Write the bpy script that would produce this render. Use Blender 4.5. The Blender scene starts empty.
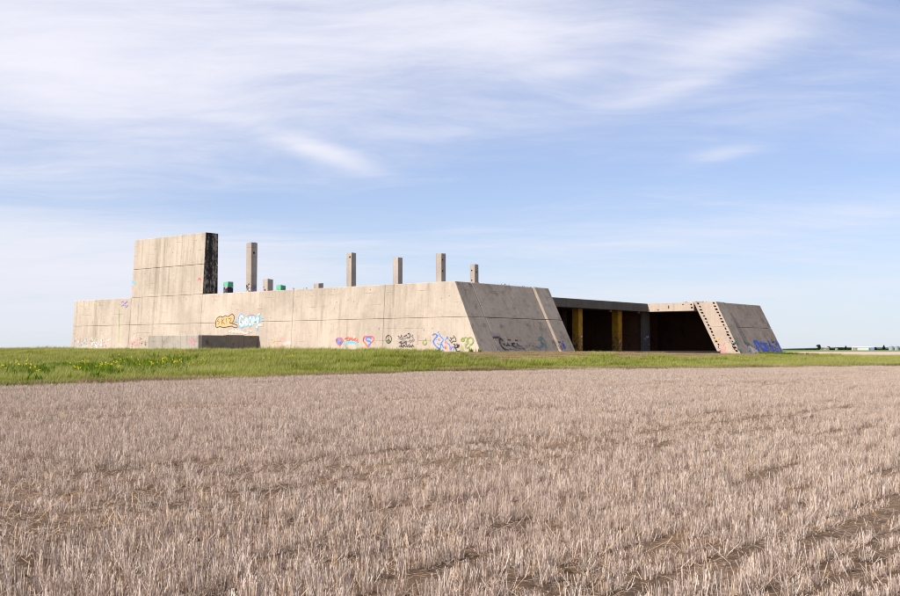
import bpy, bmesh, math, random
from mathutils import Vector, Matrix, noise
random.seed(11)
R = math.radians
S = bpy.context.scene
COL = S.collection

# ------------------------------------------------------------------ camera
F = 1050.0                                   # focal length in pixels of a 900 pixel wide frame
PITCH = math.atan(51.2 / F)
CAM_Z = 1.6
cam_d = bpy.data.cameras.new('camera')
cam_d.sensor_width = 36.0
cam_d.lens = F / 900 * 36
cam_d.clip_start = 0.1
cam_d.clip_end = 20000
cam = bpy.data.objects.new('camera', cam_d)
cam.location = (0, 0, CAM_Z)
cam.rotation_euler = (R(90) + PITCH, 0, 0)
COL.objects.link(cam)
S.camera = cam

# ------------------------------------------------------------------ frame of the building: x = B (recedes right), y = A (recedes left)
PHI = R(50.9)                                # heading of B
BX, BY = math.cos(PHI), math.sin(PHI)
ORG = Vector((0.45, 100.0, 0.0))
def to_local(x, y):
    dx, dy = x - ORG.x, y - ORG.y
    return dx * BX + dy * BY, -dx * BY + dy * BX      # v, u
def to_world(v, u):
    return ORG.x + v * BX - u * BY, ORG.y + v * BY + u * BX

# ------------------------------------------------------------------ sun and sky
SUN_EL = R(45)
a = R(19)                                    # turned from the lit wall's normal towards its far end
sh = (-BX * math.cos(a) - BY * math.sin(a), -BY * math.cos(a) + BX * math.sin(a))
sun_dir = Vector((sh[0] * math.cos(SUN_EL), sh[1] * math.cos(SUN_EL), math.sin(SUN_EL)))
sd = bpy.data.lights.new('sun', 'SUN')
sd.energy = 4.6
sd.angle = R(0.6)
sd.color = (1.0, 0.94, 0.85)
sun = bpy.data.objects.new('sun', sd)
sun.rotation_euler = sun_dir.to_track_quat('Z', 'Y').to_euler()
sun.location = (0, 0, 60)
COL.objects.link(sun)

S.view_settings.view_transform = 'Standard'
S.view_settings.look = 'None'
S.view_settings.exposure = 0.42
S.view_settings.gamma = 1.0
S.render.engine = 'CYCLES'
S.cycles.filter_width = 1.0

W = bpy.data.worlds.new('World')
S.world = W
W.use_nodes = True
nt = W.node_tree
nt.nodes.clear()
class NB:
    """tiny node builder"""
    def __init__(s, tree): s.t = tree
    def n(s, typ, ins=None, **kw):
        nd = s.t.nodes.new(typ)
        for k, v in kw.items(): setattr(nd, k, v)
        for k, v in (ins or {}).items():
            if isinstance(v, bpy.types.NodeSocket): s.t.links.new(v, nd.inputs[k])
            else: nd.inputs[k].default_value = v
        return nd
    def m(s, op, a_, b_=0.0, c_=None, clamp=False):
        ins = {0: a_, 1: b_}
        if c_ is not None: ins[2] = c_
        nd = s.n('ShaderNodeMath', ins, operation=op)
        nd.use_clamp = clamp
        return nd.outputs[0]
    def mix(s, f, c1, c2, blend='MIX'):
        nd = s.n('ShaderNodeMix', None, data_type='RGBA', blend_type=blend)
        for k, v in ((0, f), (6, c1), (7, c2)):
            if isinstance(v, bpy.types.NodeSocket): s.t.links.new(v, nd.inputs[k])
            else: nd.inputs[k].default_value = v if k == 0 else tuple(v)[:3] + (1.0,)
        return nd.outputs[2]
    def noise(s, vec, scale, detail=4.0, rough=0.55, dist=0.0):
        return s.n('ShaderNodeTexNoise', {'Vector': vec, 'Scale': scale, 'Detail': detail, 'Roughness': rough, 'Distortion': dist}).outputs[0]
    def scalev(s, vec, sx, sy, sz, loc=(0, 0, 0), rot=(0, 0, 0)):
        return s.n('ShaderNodeMapping', {'Vector': vec, 'Scale': (sx, sy, sz), 'Location': loc, 'Rotation': rot}).outputs[0]
    def rng(s, v, a0, a1, b0=0.0, b1=1.0, smooth=True):
        return s.n('ShaderNodeMapRange', {0: v, 1: a0, 2: a1, 3: b0, 4: b1}, interpolation_type='SMOOTHSTEP' if smooth else 'LINEAR').outputs[0]
w = NB(nt)
sky = w.n('ShaderNodeTexSky', None, sky_type='NISHITA', sun_disc=False)
sky.sun_elevation = SUN_EL
sky.sun_rotation = math.atan2(sh[0], sh[1])
sky.altitude = 900
sky.air_density = 1.0
sky.dust_density = 0.6
sky.ozone_density = 2.0
gen = w.n('ShaderNodeTexCoord').outputs['Generated']
sep = w.n('ShaderNodeSeparateXYZ', {0: gen})
X_, Y_, Z_ = sep.outputs
az = w.m('ARCTAN2', X_, Y_)                     # degrees-free heading, 0 straight ahead
el = w.m('ARCSINE', Z_)
zc = w.m('MAXIMUM', Z_, 0.0)
den = w.m('ADD', zc, 0.10)
px = w.m('DIVIDE', X_, den); py = w.m('DIVIDE', Y_, den)
pv = w.n('ShaderNodeCombineXYZ', {0: px, 1: py, 2: 0.0}).outputs[0]
warp = w.n('ShaderNodeTexNoise', {'Vector': pv, 'Scale': 0.55, 'Detail': 3.0}).outputs[1]
wv = w.n('ShaderNodeVectorMath', {0: pv, 1: w.n('ShaderNodeVectorMath', {0: warp, 'Scale': 1.15}, operation='SCALE').outputs[0]}, operation='ADD').outputs[0]
broad = w.noise(w.scalev(wv, 0.34, 0.50, 1, rot=(0, 0, R(24)), loc=(3.1, 1.2, 0)), 1.0, 6.0, 0.55)
wisp = w.noise(w.scalev(wv, 0.42, 1.25, 1, rot=(0, 0, R(-24)), loc=(0.4, 5.2, 0)), 1.35, 12.0, 0.64, 0.25)
fine = w.noise(w.scalev(wv, 1.1, 2.6, 1, rot=(0, 0, R(-38))), 2.6, 12.0, 0.68, 0.2)
def blob(azd, eld, sa, se, amp, tilt=0.0):
    da = w.m('SUBTRACT', az, R(azd)); de = w.m('SUBTRACT', el, R(eld))
    c, s_ = math.cos(R(tilt)), math.sin(R(tilt))
    p = w.m('DIVIDE', w.m('ADD', w.m('MULTIPLY', da, c), w.m('MULTIPLY', de, s_)), R(sa))
    q = w.m('DIVIDE', w.m('SUBTRACT', w.m('MULTIPLY', de, c), w.m('MULTIPLY', da, s_)), R(se))
    d2 = w.m('ADD', w.m('MULTIPLY', p, p), w.m('MULTIPLY', q, q))
    return w.m('MULTIPLY', w.m('EXPONENT', w.m('MULTIPLY', d2, -1.0)), amp)
def px_blob(x, y, sx, sy, amp, tilt=0.0):       # a bank of cirrus at a heading and height
    return blob(math.degrees(math.atan((x - 450) / F)), math.degrees(math.atan((349 - y) / F)), sx / 18.3, sy / 18.3, amp, tilt)
banks = [px_blob(40, 45, 250, 85, 0.52), px_blob(322, 152, 58, 11, 0.46, -17), px_blob(150, 110, 150, 26, 0.10),
         px_blob(480, 20, 230, 42, 0.42, -6), px_blob(740, 48, 110, 20, 0.30, 17), px_blob(690, 88, 70, 10, 0.22, 14), px_blob(560, 70, 40, 9, 0.25), px_blob(720, 160, 36, 8, 0.35, 8), px_blob(440, 170, 240, 22, -0.10),
         px_blob(730, 232, 150, 14, 0.22, 3), px_blob(720, 292, 130, 10, 0.22), px_blob(40, 285, 230, 60, 0.62),
         px_blob(600, 160, 330, 40, -0.20), px_blob(300, 205, 300, 26, -0.22), px_blob(820, 190, 120, 22, -0.12)]
bank = banks[0]
for b_ in banks[1:]: bank = w.m('ADD', bank, b_)
dens = w.m('ADD', w.m('MULTIPLY', broad, 0.75), w.m('MULTIPLY', wisp, 0.85))
dens = w.m('ADD', dens, w.m('MULTIPLY', fine, 0.45))
dens = w.m('ADD', dens, bank)
dens = w.m('ADD', dens, w.rng(el, 0.14, 0.36, 0.0, 0.06))
cloud = w.rng(dens, 0.72, 1.72)
hz = w.m('EXPONENT', w.m('MULTIPLY', w.m('MAXIMUM', el, 0.0), -9.0))
veil = w.m('MAXIMUM', cloud, 0.0)
tint = w.mix(1.0, sky.outputs[0], (0.96, 1.14, 1.47), 'MULTIPLY')
CL = 9.5
cloudc = (0.96 * CL, 0.955 * CL, 1.06 * CL)
c1 = w.mix(w.m('ADD', 0.18, w.m('MULTIPLY', veil, 0.82)), tint, cloudc)
c2 = w.mix(w.m('MULTIPLY', hz, 0.75), c1, (7.3, 7.75, 8.45))
bg = w.n('ShaderNodeBackground', {0: c2, 1: 0.075})
out = w.n('ShaderNodeOutputWorld', {0: bg.outputs[0]})

# ------------------------------------------------------------------ materials
def new_mat(name):
    m = bpy.data.materials.new(name); m.use_nodes = True
    t = m.node_tree; t.nodes.clear()
    b = NB(t)
    o = b.n('ShaderNodeOutputMaterial')
    return m, b, o
def finish(b, o, col, rough=0.9, bump=None, bdist=0.02, spec=0.2, extra=None):
    p = b.n('ShaderNodeBsdfPrincipled', {'Base Color': col if isinstance(col, bpy.types.NodeSocket) else tuple(col) + (1,), 'Roughness': rough, 'Specular IOR Level': spec})
    if bump is not None:
        bn = b.n('ShaderNodeBump', {'Height': bump, 'Distance': bdist, 'Strength': 0.8})
        b.t.links.new(bn.outputs[0], p.inputs['Normal'])
    b.t.links.new(p.outputs[0], o.inputs[0])
    return p
def plain(name, col, rough=0.85, var=0.15, scale=1.5, spec=0.2):
    m, b, o = new_mat(name)
    ob = b.n('ShaderNodeTexCoord').outputs['Object']
    n1 = b.noise(ob, scale, 6)
    f = b.rng(n1, 0.25, 0.75, 1 - var, 1 + var, False)
    c = b.n('ShaderNodeVectorMath', {0: tuple(col), 'Scale': f}, operation='SCALE').outputs[0]
    finish(b, o, c, rough, n1, 0.01, spec)
    return m
def concrete(name, col, dark, streak=0.5, grime=0.0, boards='z', rustiness=0.12):
    m, b, o = new_mat(name)
    ob = b.n('ShaderNodeTexCoord').outputs['Object']
    big = b.noise(ob, 0.16, 5, 0.6, 0.6)
    mid = b.noise(ob, 1.1, 7, 0.65)
    fin = b.noise(ob, 9.0, 6, 0.7)
    st = b.noise(b.scalev(ob, 1.5, 1.5, 0.06), 1.0, 6, 0.7)          # streaks run down the wall
    st2 = b.noise(b.scalev(ob, 0.42, 0.42, 0.035, loc=(7, 3, 1)), 1.0, 3, 0.6)
    c = b.mix(b.rng(big, 0.35, 0.65), tuple(min(.8, x * 1.06) for x in col), tuple(x * 0.84 for x in col))
    s1 = b.m('MULTIPLY', b.rng(st, 0.47, 0.72), b.rng(st2, 0.38, 0.66))
    c = b.mix(b.m('MULTIPLY', s1, streak), c, dark)
    st3 = b.noise(b.scalev(ob, 3.2, 3.2, 0.05, loc=(1, 9, 2)), 1.0, 4, 0.7)
    c = b.mix(b.m('MULTIPLY', b.rng(st3, 0.5, 0.78), streak * 0.5), c, tuple(0.55 * p + 0.45 * q for p, q in zip(col, (0.25, 0.17, 0.11))))
    c = b.mix(b.m('MULTIPLY', b.rng(st3, 0.5, 0.28), 0.35), c, tuple(min(0.7, x * 1.2) for x in col))
    c = b.mix(b.m('MULTIPLY', b.rng(mid, 0.5, 0.8), 0.35 + grime), c, dark)
    z = b.n('ShaderNodeSeparateXYZ', {0: ob}).outputs[2]
    # faint pour lines about every 1.2 m
    ln = b.m('PINGPONG', b.m('ADD', z, b.m('MULTIPLY', mid, 0.03)), 0.61)
    lm = b.m('MULTIPLY', b.rng(ln, 0.03, 0.0), b.rng(b.noise(ob, 0.4, 3), 0.5, 0.62))
    c = b.mix(b.m('MULTIPLY', lm, 0.45), c, dark)
    # formwork board marks, drips from the top edge and cement mottling
    sx = b.n('ShaderNodeSeparateXYZ', {0: ob})
    run = b.m('ADD', sx.outputs[0], sx.outputs[1])
    bd = b.m('PINGPONG', b.m('ADD', run, b.m('MULTIPLY', fin, 0.03)), 0.61)
    bm_ = b.m('MULTIPLY', b.rng(bd, 0.035, 0.0), b.rng(b.noise(b.scalev(ob, .5, .5, .25), 1.0, 3), 0.42, 0.6))
    c = b.mix(b.m('MULTIPLY', bm_, 0.4), c, dark)
    drip = b.m('MULTIPLY', b.rng(b.noise(b.scalev(ob, 1.1, 1.1, 0.03, loc=(4, 4, 0)), 1.0, 6, 0.7), 0.42, 0.68), b.rng(z, 5.6, 8.1))
    c = b.mix(b.m('MULTIPLY', drip, 0.38 * streak), c, dark)
    mott = b.noise(ob, 3.2, 5, 0.75)
    c = b.mix(b.m('MULTIPLY', b.rng(mott, 0.52, 0.75), 0.35), c, tuple(x * 0.6 for x in col))
    c = b.mix(b.m('MULTIPLY', b.rng(mott, 0.46, 0.28), 0.35), c, tuple(min(.75, x * 1.22) for x in col))
    rs = b.m('MULTIPLY', b.rng(b.noise(b.scalev(ob, 1, 1, 0.5), 0.7, 5), 0.66, 0.78), rustiness)
    c = b.mix(rs, c, (0.25, 0.10, 0.04))
    pit = b.rng(b.n('ShaderNodeTexVoronoi', {'Vector': ob, 'Scale': 1.1}).outputs[0], 0.09, 0.05)
    c = b.mix(b.m('MULTIPLY', pit, 0.45), c, tuple(x * 0.3 for x in dark))
    h = b.m('ADD', b.m('MULTIPLY', fin, 0.4), b.m('ADD', b.m('MULTIPLY', mid, 0.7), b.m('MULTIPLY', pit, -0.6)))
    h = b.m('ADD', h, b.m('MULTIPLY', lm, -0.5))
    finish(b, o, c, 0.92, h, 0.05, 0.15)
    return m
M = {}
M['wall'] = concrete('pale_concrete', (0.54, 0.45, 0.362), (0.235, 0.18, 0.13), 0.75, rustiness=0.3)
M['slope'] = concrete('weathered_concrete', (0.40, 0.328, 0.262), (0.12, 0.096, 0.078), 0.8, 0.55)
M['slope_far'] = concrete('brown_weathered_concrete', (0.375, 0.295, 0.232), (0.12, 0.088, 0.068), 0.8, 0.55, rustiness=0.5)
M['annex'] = concrete('grey_concrete', (0.42, 0.365, 0.305), (0.16, 0.13, 0.10), 0.95, 0.3)
M['annex_side'] = concrete('shaded_stained_concrete', (0.20, 0.18, 0.155), (0.05, 0.043, 0.035), 1.0, 0.5)  # stained annex side; its shade is put into the darker base colour
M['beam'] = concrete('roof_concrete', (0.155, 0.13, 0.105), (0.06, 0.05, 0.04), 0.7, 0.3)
M['raw'] = concrete('raw_concrete', (0.56, 0.44, 0.345), (0.26, 0.20, 0.15), 0.4)
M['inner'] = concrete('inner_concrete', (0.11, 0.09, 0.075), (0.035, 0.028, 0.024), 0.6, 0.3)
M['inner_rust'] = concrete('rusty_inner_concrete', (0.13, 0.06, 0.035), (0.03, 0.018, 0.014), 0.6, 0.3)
M['column'] = concrete('column_concrete', (0.50, 0.42, 0.345), (0.20, 0.16, 0.13), 0.5)
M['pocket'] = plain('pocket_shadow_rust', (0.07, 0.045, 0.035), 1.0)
M['rust'] = plain('rusted_steel', (0.17, 0.07, 0.035), 0.9, 0.4, 8)
# yellow paint with worn foot
m, b, o = new_mat('yellow_paint')
ob = b.n('ShaderNodeTexCoord').outputs['Object']
n1 = b.noise(ob, 1.2, 7, 0.7); z = b.n('ShaderNodeSeparateXYZ', {0: ob}).outputs[2]
c = b.mix(b.rng(n1, 0.35, 0.7), (0.46, 0.235, 0.015), (0.29, 0.135, 0.012))
wear = b.m('MULTIPLY', b.rng(b.noise(ob, 2.6, 6, 0.7), 0.48, 0.56), b.rng(z, 4.0, 2.2))
c = b.mix(b.m('MULTIPLY', wear, 0.85), c, (0.06, 0.055, 0.05))
finish(b, o, c, 0.7, n1, 0.02); M['yellow'] = m
# green painted block with worn edges
m, b, o = new_mat('green_paint')
ob = b.n('ShaderNodeTexCoord').outputs['Object']
n1 = b.noise(ob, 1.6, 7, 0.7)
c = b.mix(b.rng(n1, 0.5, 0.66), (0.16, 0.50, 0.30), (0.07, 0.26, 0.17))
finish(b, o, c, 0.7, n1, 0.02); M['green'] = m
# black tar streaked face
m, b, o = new_mat('black_tar_coat')
ob = b.n('ShaderNodeTexCoord').outputs['Object']
sp = b.noise(b.scalev(ob, 2.6, 2.6, 1.5), 1.3, 9, 0.8)
st = b.noise(b.scalev(ob, 2.0, 2.0, 0.12), 1.0, 5, 0.7)
f = b.m('ADD', b.m('MULTIPLY', sp, 0.7), b.m('MULTIPLY', st, 0.45))
c = b.mix(b.rng(f, 0.55, 0.69), (0.022, 0.02, 0.018), (0.34, 0.29, 0.24))
finish(b, o, c, 0.9, sp, 0.05); M['tar'] = m
def paint(name, col, worn=0.5, under=(0.45, 0.38, 0.31)):
    m, b, o = new_mat(name)
    ob = b.n('ShaderNodeTexCoord').outputs['Object']
    n1 = b.noise(ob, 2.2, 7, 0.7)
    c = b.mix(b.m('MULTIPLY', b.rng(n1, 0.42, 0.66), worn), col, under)
    finish(b, o, c, 0.75, None)
    return m
P = {'blue': paint('blue_spray', (0.05, 0.20, 0.75)), 'red': paint('red_spray', (0.75, 0.10, 0.08)),
     'black': paint('black_spray', (0.03, 0.026, 0.026), 0.3), 'olive': paint('olive_spray', (0.26, 0.33, 0.07)),
     'white': paint('white_spray', (0.78, 0.76, 0.74), 0.25), 'orange': paint('orange_spray', (0.72, 0.40, 0.16), 0.4),
     'cyan': paint('cyan_spray', (0.12, 0.50, 0.72)), 'pink': paint('pink_spray', (0.80, 0.22, 0.36)),
     'dgreen': paint('dark_green_spray', (0.05, 0.16, 0.04)), 'violet': paint('violet_spray', (0.33, 0.24, 0.60), 0.6),
     'teal': paint('teal_spray', (0.05, 0.22, 0.20), 0.7, (0.25, 0.23, 0.2)), 'dblue': paint('deep_blue_spray', (0.03, 0.11, 0.62), 0.35, (0.25, 0.23, 0.2)),
     'fade_pink': paint('faded_pink_spray', (0.62, 0.36, 0.31), 0.8), 'fade_white': paint('faded_white_wash', (0.60, 0.52, 0.45), 0.8),
     'lime': paint('lime_spray', (0.45, 0.60, 0.15), 0.7), 'grey_dull': paint('dull_grey_spray', (0.30, 0.26, 0.25), 0.6, (0.25, 0.22, 0.2)),
     'faint_grey': paint('faint_grey_spray', (0.22, 0.19, 0.18), 0.7)}

# ground materials
def pos(b): return b.n('ShaderNodeNewGeometry').outputs['Position']
m, b, o = new_mat('dry_soil')
p_ = pos(b)
n1 = b.noise(p_, 0.8, 8, 0.65); n2 = b.noise(p_, 14, 8, 0.7); n3 = b.noise(p_, 0.06, 4)
c = b.mix(b.rng(n1, 0.3, 0.7), (0.17, 0.105, 0.06), (0.07, 0.043, 0.027))
c = b.mix(b.m('MULTIPLY', b.rng(n2, 0.55, 0.7), 0.8), c, (0.58, 0.38, 0.22))
c = b.mix(b.m('MULTIPLY', b.rng(n3, 0.4, 0.7), 0.3), c, (0.42, 0.31, 0.22))
finish(b, o, c, 0.95, n2, 0.05); M['soil'] = m
m, b, o = new_mat('turf_soil')
p_ = pos(b)
n1 = b.noise(p_, 0.5, 8, 0.65); n2 = b.noise(p_, 6, 8, 0.7)
c = b.mix(b.rng(n1, 0.35, 0.65), (0.10, 0.115, 0.03), (0.17, 0.145, 0.06))
c = b.mix(b.m('MULTIPLY', b.rng(n2, 0.5, 0.7), 0.5), c, (0.22, 0.19, 0.09))
finish(b, o, c, 0.95, n2, 0.05); M['turf'] = m
m, b, o = new_mat('far_stubble')
p_ = pos(b)
n1 = b.noise(b.scalev(p_, 0.01, 0.03, 1), 1.0, 6, 0.6)
c = b.mix(b.rng(n1, 0.35, 0.65), (0.52, 0.38, 0.30), (0.46, 0.35, 0.27))
finish(b, o, c, 1.0, None); M['pale'] = m
m, b, o = new_mat('far_crop')
p_ = pos(b)
n1 = b.noise(b.scalev(p_, 0.006, 0.02, 1), 1.0, 6, 0.6)
c = b.mix(b.rng(n1, 0.35, 0.65), (0.14, 0.20, 0.05), (0.18, 0.23, 0.07))
finish(b, o, c, 1.0, None); M['crop'] = m
m, b, o = new_mat('brown_earth')
p_ = pos(b)
n1 = b.noise(p_, 0.6, 8, 0.65); n2 = b.noise(p_, 9, 8, 0.7)
c = b.mix(b.rng(n1, 0.35, 0.65), (0.24, 0.15, 0.075), (0.15, 0.115, 0.045))
finish(b, o, c, 0.95, n2, 0.05); M['earth'] = m
def blade_mat(name, c_lo, c_hi, trans=0.3, scale=0.25, c_patch=None, c_tip=None, patch=(0.5, 0.62)):
    m, b, o = new_mat(name)
    p_ = pos(b)
    vc = b.n('ShaderNodeVertexColor', None, layer_name='tone').outputs[0]
    s_ = b.n('ShaderNodeSeparateColor', {0: vc})
    c = b.mix(s_.outputs[0], c_lo, c_hi)
    if c_tip: c = b.mix(s_.outputs[1], c, c_tip)
    if c_patch:
        big = b.noise(b.scalev(p_, 1, 1, 0.0), scale, 5, 0.6, 0.4)
        c = b.mix(b.m('MULTIPLY', b.rng(big, *patch), 0.8), c, c_patch)
    d = b.n('ShaderNodeBsdfDiffuse', {0: c}); t = b.n('ShaderNodeBsdfTranslucent', {0: c})
    mx = b.n('ShaderNodeMixShader', {0: trans, 1: d.outputs[0], 2: t.outputs[0]})
    b.t.links.new(mx.outputs[0], o.inputs[0])
    return m
M['straw'] = blade_mat('straw', (0.22, 0.15, 0.105), (0.86, 0.715, 0.60), 0.08, 0.13, (0.58, 0.45, 0.36), (0.62, 0.42, 0.24))
M['grass'] = blade_mat('grass_blade', (0.095, 0.13, 0.010), (0.32, 0.34, 0.045), 0.35, 0.11, (0.31, 0.30, 0.085), (0.43, 0.40, 0.15), (0.47, 0.66))
M['brown_grass'] = blade_mat('dead_grass_blade', (0.20, 0.125, 0.05), (0.38, 0.26, 0.12), 0.3, 0.3, (0.26, 0.25, 0.09), (0.45, 0.36, 0.2))
M['mustard_leaf'] = blade_mat('mustard_leaf', (0.08, 0.13, 0.01), (0.24, 0.33, 0.03), 0.35)
M['mustard_flower'] = plain('mustard_flower', (0.75, 0.58, 0.03), 0.8, 0.2, 3)
M['tree_leaf'] = plain('dark_tree_leaf', (0.02, 0.03, 0.018), 0.9, 0.5, 0.4)
M['bark'] = plain('bark', (0.10, 0.07, 0.05), 0.95, 0.3, 3)
M['white_metal'] = plain('white_sheet_metal', (0.80, 0.80, 0.78), 0.6, 0.05)
M['blue_metal'] = plain('blue_grey_sheet_metal', (0.25, 0.30, 0.52), 0.6, 0.05)
M['pink_wall'] = plain('pale_pink_wall', (0.34, 0.27, 0.24), 0.8, 0.05)
M['galv'] = plain('galvanised_steel', (0.33, 0.35, 0.39), 0.5, 0.1)
M['dark'] = plain('dark_opening', (0.03, 0.03, 0.035), 0.9, 0.1)

# ------------------------------------------------------------------ mesh helpers
def link(name, verts, faces, mat, parent=None, mats=None, idx=None):
    me = bpy.data.meshes.new(name)
    me.from_pydata(verts, [], faces)
    for mm in (mats or [mat]): me.materials.append(mm)
    if idx: me.polygons.foreach_set('material_index', idx)
    me.update()
    o = bpy.data.objects.new(name, me)
    COL.objects.link(o)
    if parent: o.parent = parent
    return o
HF = [(0, 3, 2, 1), (4, 5, 6, 7), (0, 1, 5, 4), (1, 2, 6, 5), (2, 3, 7, 6), (3, 0, 4, 7)]
def hexa(name, pts, mat, parent=None, bevel=0.05, mats=None, idx=None):
    """eight corners: bottom ring 0-3 counter-clockwise seen from above, top ring 4-7"""
    bm = bmesh.new()
    vs = [bm.verts.new(p) for p in pts]
    for i, f in enumerate(HF):
        fc = bm.faces.new([vs[k] for k in f])
        if idx: fc.material_index = idx[i]
    bmesh.ops.recalc_face_normals(bm, faces=bm.faces)
    if bevel:
        bmesh.ops.bevel(bm, geom=bm.edges[:], offset=bevel, segments=1, affect='EDGES', material=-1)
    me = bpy.data.meshes.new(name); bm.to_mesh(me); bm.free()
    for mm in (mats or [mat]): me.materials.append(mm)
    o = bpy.data.objects.new(name, me); COL.objects.link(o)
    if parent: o.parent = parent
    return o
def box(name, v0, v1, u0, u1, z0, z1, mat, parent=None, bevel=0.04, **k):
    return hexa(name, [(v0, u0, z0), (v1, u0, z0), (v1, u1, z0), (v0, u1, z0), (v0, u0, z1), (v1, u0, z1), (v1, u1, z1), (v0, u1, z1)], mat, parent, bevel, **k)
def thing(name, label, cat, loc=(0, 0, 0), rz=0, group=None):
    o = bpy.data.objects.new(name, None); COL.objects.link(o)
    o.empty_display_size = 0.5
    o.location = loc; o.rotation_euler = (0, 0, rz); o['label'] = label; o['category'] = cat
    if group: o['group'] = group
    return o
def tag(o, label=None, cat=None, group=None, kind=None):
    for k, v in (('label', label), ('category', cat), ('group', group), ('kind', kind)):
        if v: o[k] = v
    return o

# ------------------------------------------------------------------ terrain
def sst(t): t = max(0.0, min(1.0, t)); return t * t * (3 - 2 * t)
def height(x, y):
    v, u = to_local(x, y)
    dv = max(-12 - v, 0) / 27.0 + max(v - 73, 0) / 16.0
    du = max(-4.5 - u, 0) / 16.0 + max(u - 170, 0) / 60.0
    d = math.hypot(dv, du)
    pad = 1.30 - 0.52 * max(0, min(1, v / 72)) ** 1.6
    h = pad * (1 - sst(d))
    far = math.hypot(x, y)
    n = noise.noise(Vector((x * 0.05, y * 0.05, 0))) * 0.10 + noise.noise(Vector((x * 0.35, y * 0.35, 3))) * 0.03
    inside = -3 < v < 74 and -5 < u < 67
    return h + (0 if inside else n * max(0, min(1, (400 - far) / 200)))
bpts = [(-200, 0), (-60, 18), (-40, 29), (-26, 37), (-19, 44), (-14.3, 50), (-9, 61), (0, 72), (11.6, 81), (26, 89.5), (41, 96), (70, 108), (120, 125)]
def bound(x):
    for (x0, y0), (x1, y1) in zip(bpts, bpts[1:]):
        if x0 <= x <= x1:
            return y0 + (y1 - y0) * (x - x0) / (x1 - x0) + noise.noise(Vector((x * 0.45, 7, 0))) * 0.9 + noise.noise(Vector((x * 0.12, 2, 0))) * 1.2
    return bpts[-1][1] if x > 0 else 0
def sheet(name, xs, ys, mat, zf, keep=None):
    vs, fs, id_ = [], [], {}
    for j, y in enumerate(ys):
        for i, x in enumerate(xs):
            id_[i, j] = len(vs); vs.append((x, y, zf(x, y)))
    for j in range(len(ys) - 1):
        for i in range(len(xs) - 1):
            if keep and not keep((xs[i] + xs[i + 1]) / 2, (ys[j] + ys[j + 1]) / 2): continue
            fs.append((id_[i, j], id_[i + 1, j], id_[i + 1, j + 1], id_[i, j + 1]))
    o = link(name, vs, fs, mat)
    for p in o.data.polygons: p.use_smooth = True
    o['kind'] = 'structure'
    return o
def spread(near, step, grow, far):
    out_ = [0.0]; s_ = step
    while out_[-1] < far:
        out_.append(out_[-1] + s_)
        if out_[-1] > near: s_ *= grow
    return out_
pos_ = spread(120, 2.2, 1.12, 9000)
xs = sorted(set([-t for t in pos_] + pos_)); ys = sorted(set([-t for t in spread(10, 4, 1.3, 9000)] + spread(300, 2.2, 1.12, 9000)))
sheet('ground', xs, ys, M['soil'], height)
# turf of the pad and verge: follows the ground, strip built along the boundary curve
vs, fs = [], []
NX = 260; NT = 70
for i in range(NX + 1):
    x = -190 + 410 * i / NX
    yb = bound(x)
    for j in range(NT + 1):
        y = yb + (330 - yb) * (j / NT) ** 1.5
        vs.append((x, y, height(x, y) + 0.035))
for i in range(NX):
    for j in range(NT):
        a0 = i * (NT + 1) + j
        fs.append((a0, a0 + NT + 1, a0 + NT + 2, a0 + 1))
turf = link('grass_ground', vs, fs, M['turf']); turf['kind'] = 'structure'
for p in turf.data.polygons: p.use_smooth = True
# worn brown earth round the walls
vs, fs = [], []
def ring(dv0, du0):
    wv_ = lambda t: 1.2 * noise.noise(Vector((t * .2, dv0, 1)))
    pts_ = []
    for k in range(61): t = 70 - 76 * k / 60; pts_.append((dv0 + wv_(t) * (dv0 < -2), t))
    pts_ = [(p[0], p[1]) for p in pts_ if p[1] > du0]
    for k in range(61): t = dv0 + (75 - dv0) * k / 60; pts_.append((t, du0 + wv_(t) * (dv0 < -2)))
    return pts_
ra, rb = ring(-8.5, -11.8), ring(-0.3, -3.2)
m_ = 120
def resample(p, n_): return [p[min(len(p) - 1, int(round(i * (len(p) - 1) / n_)))] for i in range(n_ + 1)]
ra, rb = resample(ra, m_), resample(rb, m_)
L_ = 8
for i in range(m_ + 1):
    for j in range(L_ + 1):
        t = j / L_
        x, y = to_world(ra[i][0] * (1 - t) + rb[i][0] * t, ra[i][1] * (1 - t) + rb[i][1] * t)
        vs.append((x, y, height(x, y) + 0.055))
for i in range(m_):
    for j in range(L_):
        a0 = i * (L_ + 1) + j; fs.append((a0, a0 + 1, a0 + L_ + 2, a0 + L_ + 1))
es = link('earth_strip', vs, fs, M['earth']); es['kind'] = 'structure'
# far fields (flat sheets on the plain)
def quad_sheet(name, x0, x1, y0, y1, z, mat):
    o = link(name, [(x0, y0, z), (x1, y0, z), (x1, y1, z), (x0, y1, z)], [(0, 1, 2, 3)], mat); o['kind'] = 'structure'; return o
quad_sheet('stubble_field', -2500, 2500, 236, 640, 0.10, M['pale'])
quad_sheet('crop_field', -6000, 6000, 640, 8900, 0.16, M['crop'])

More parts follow.
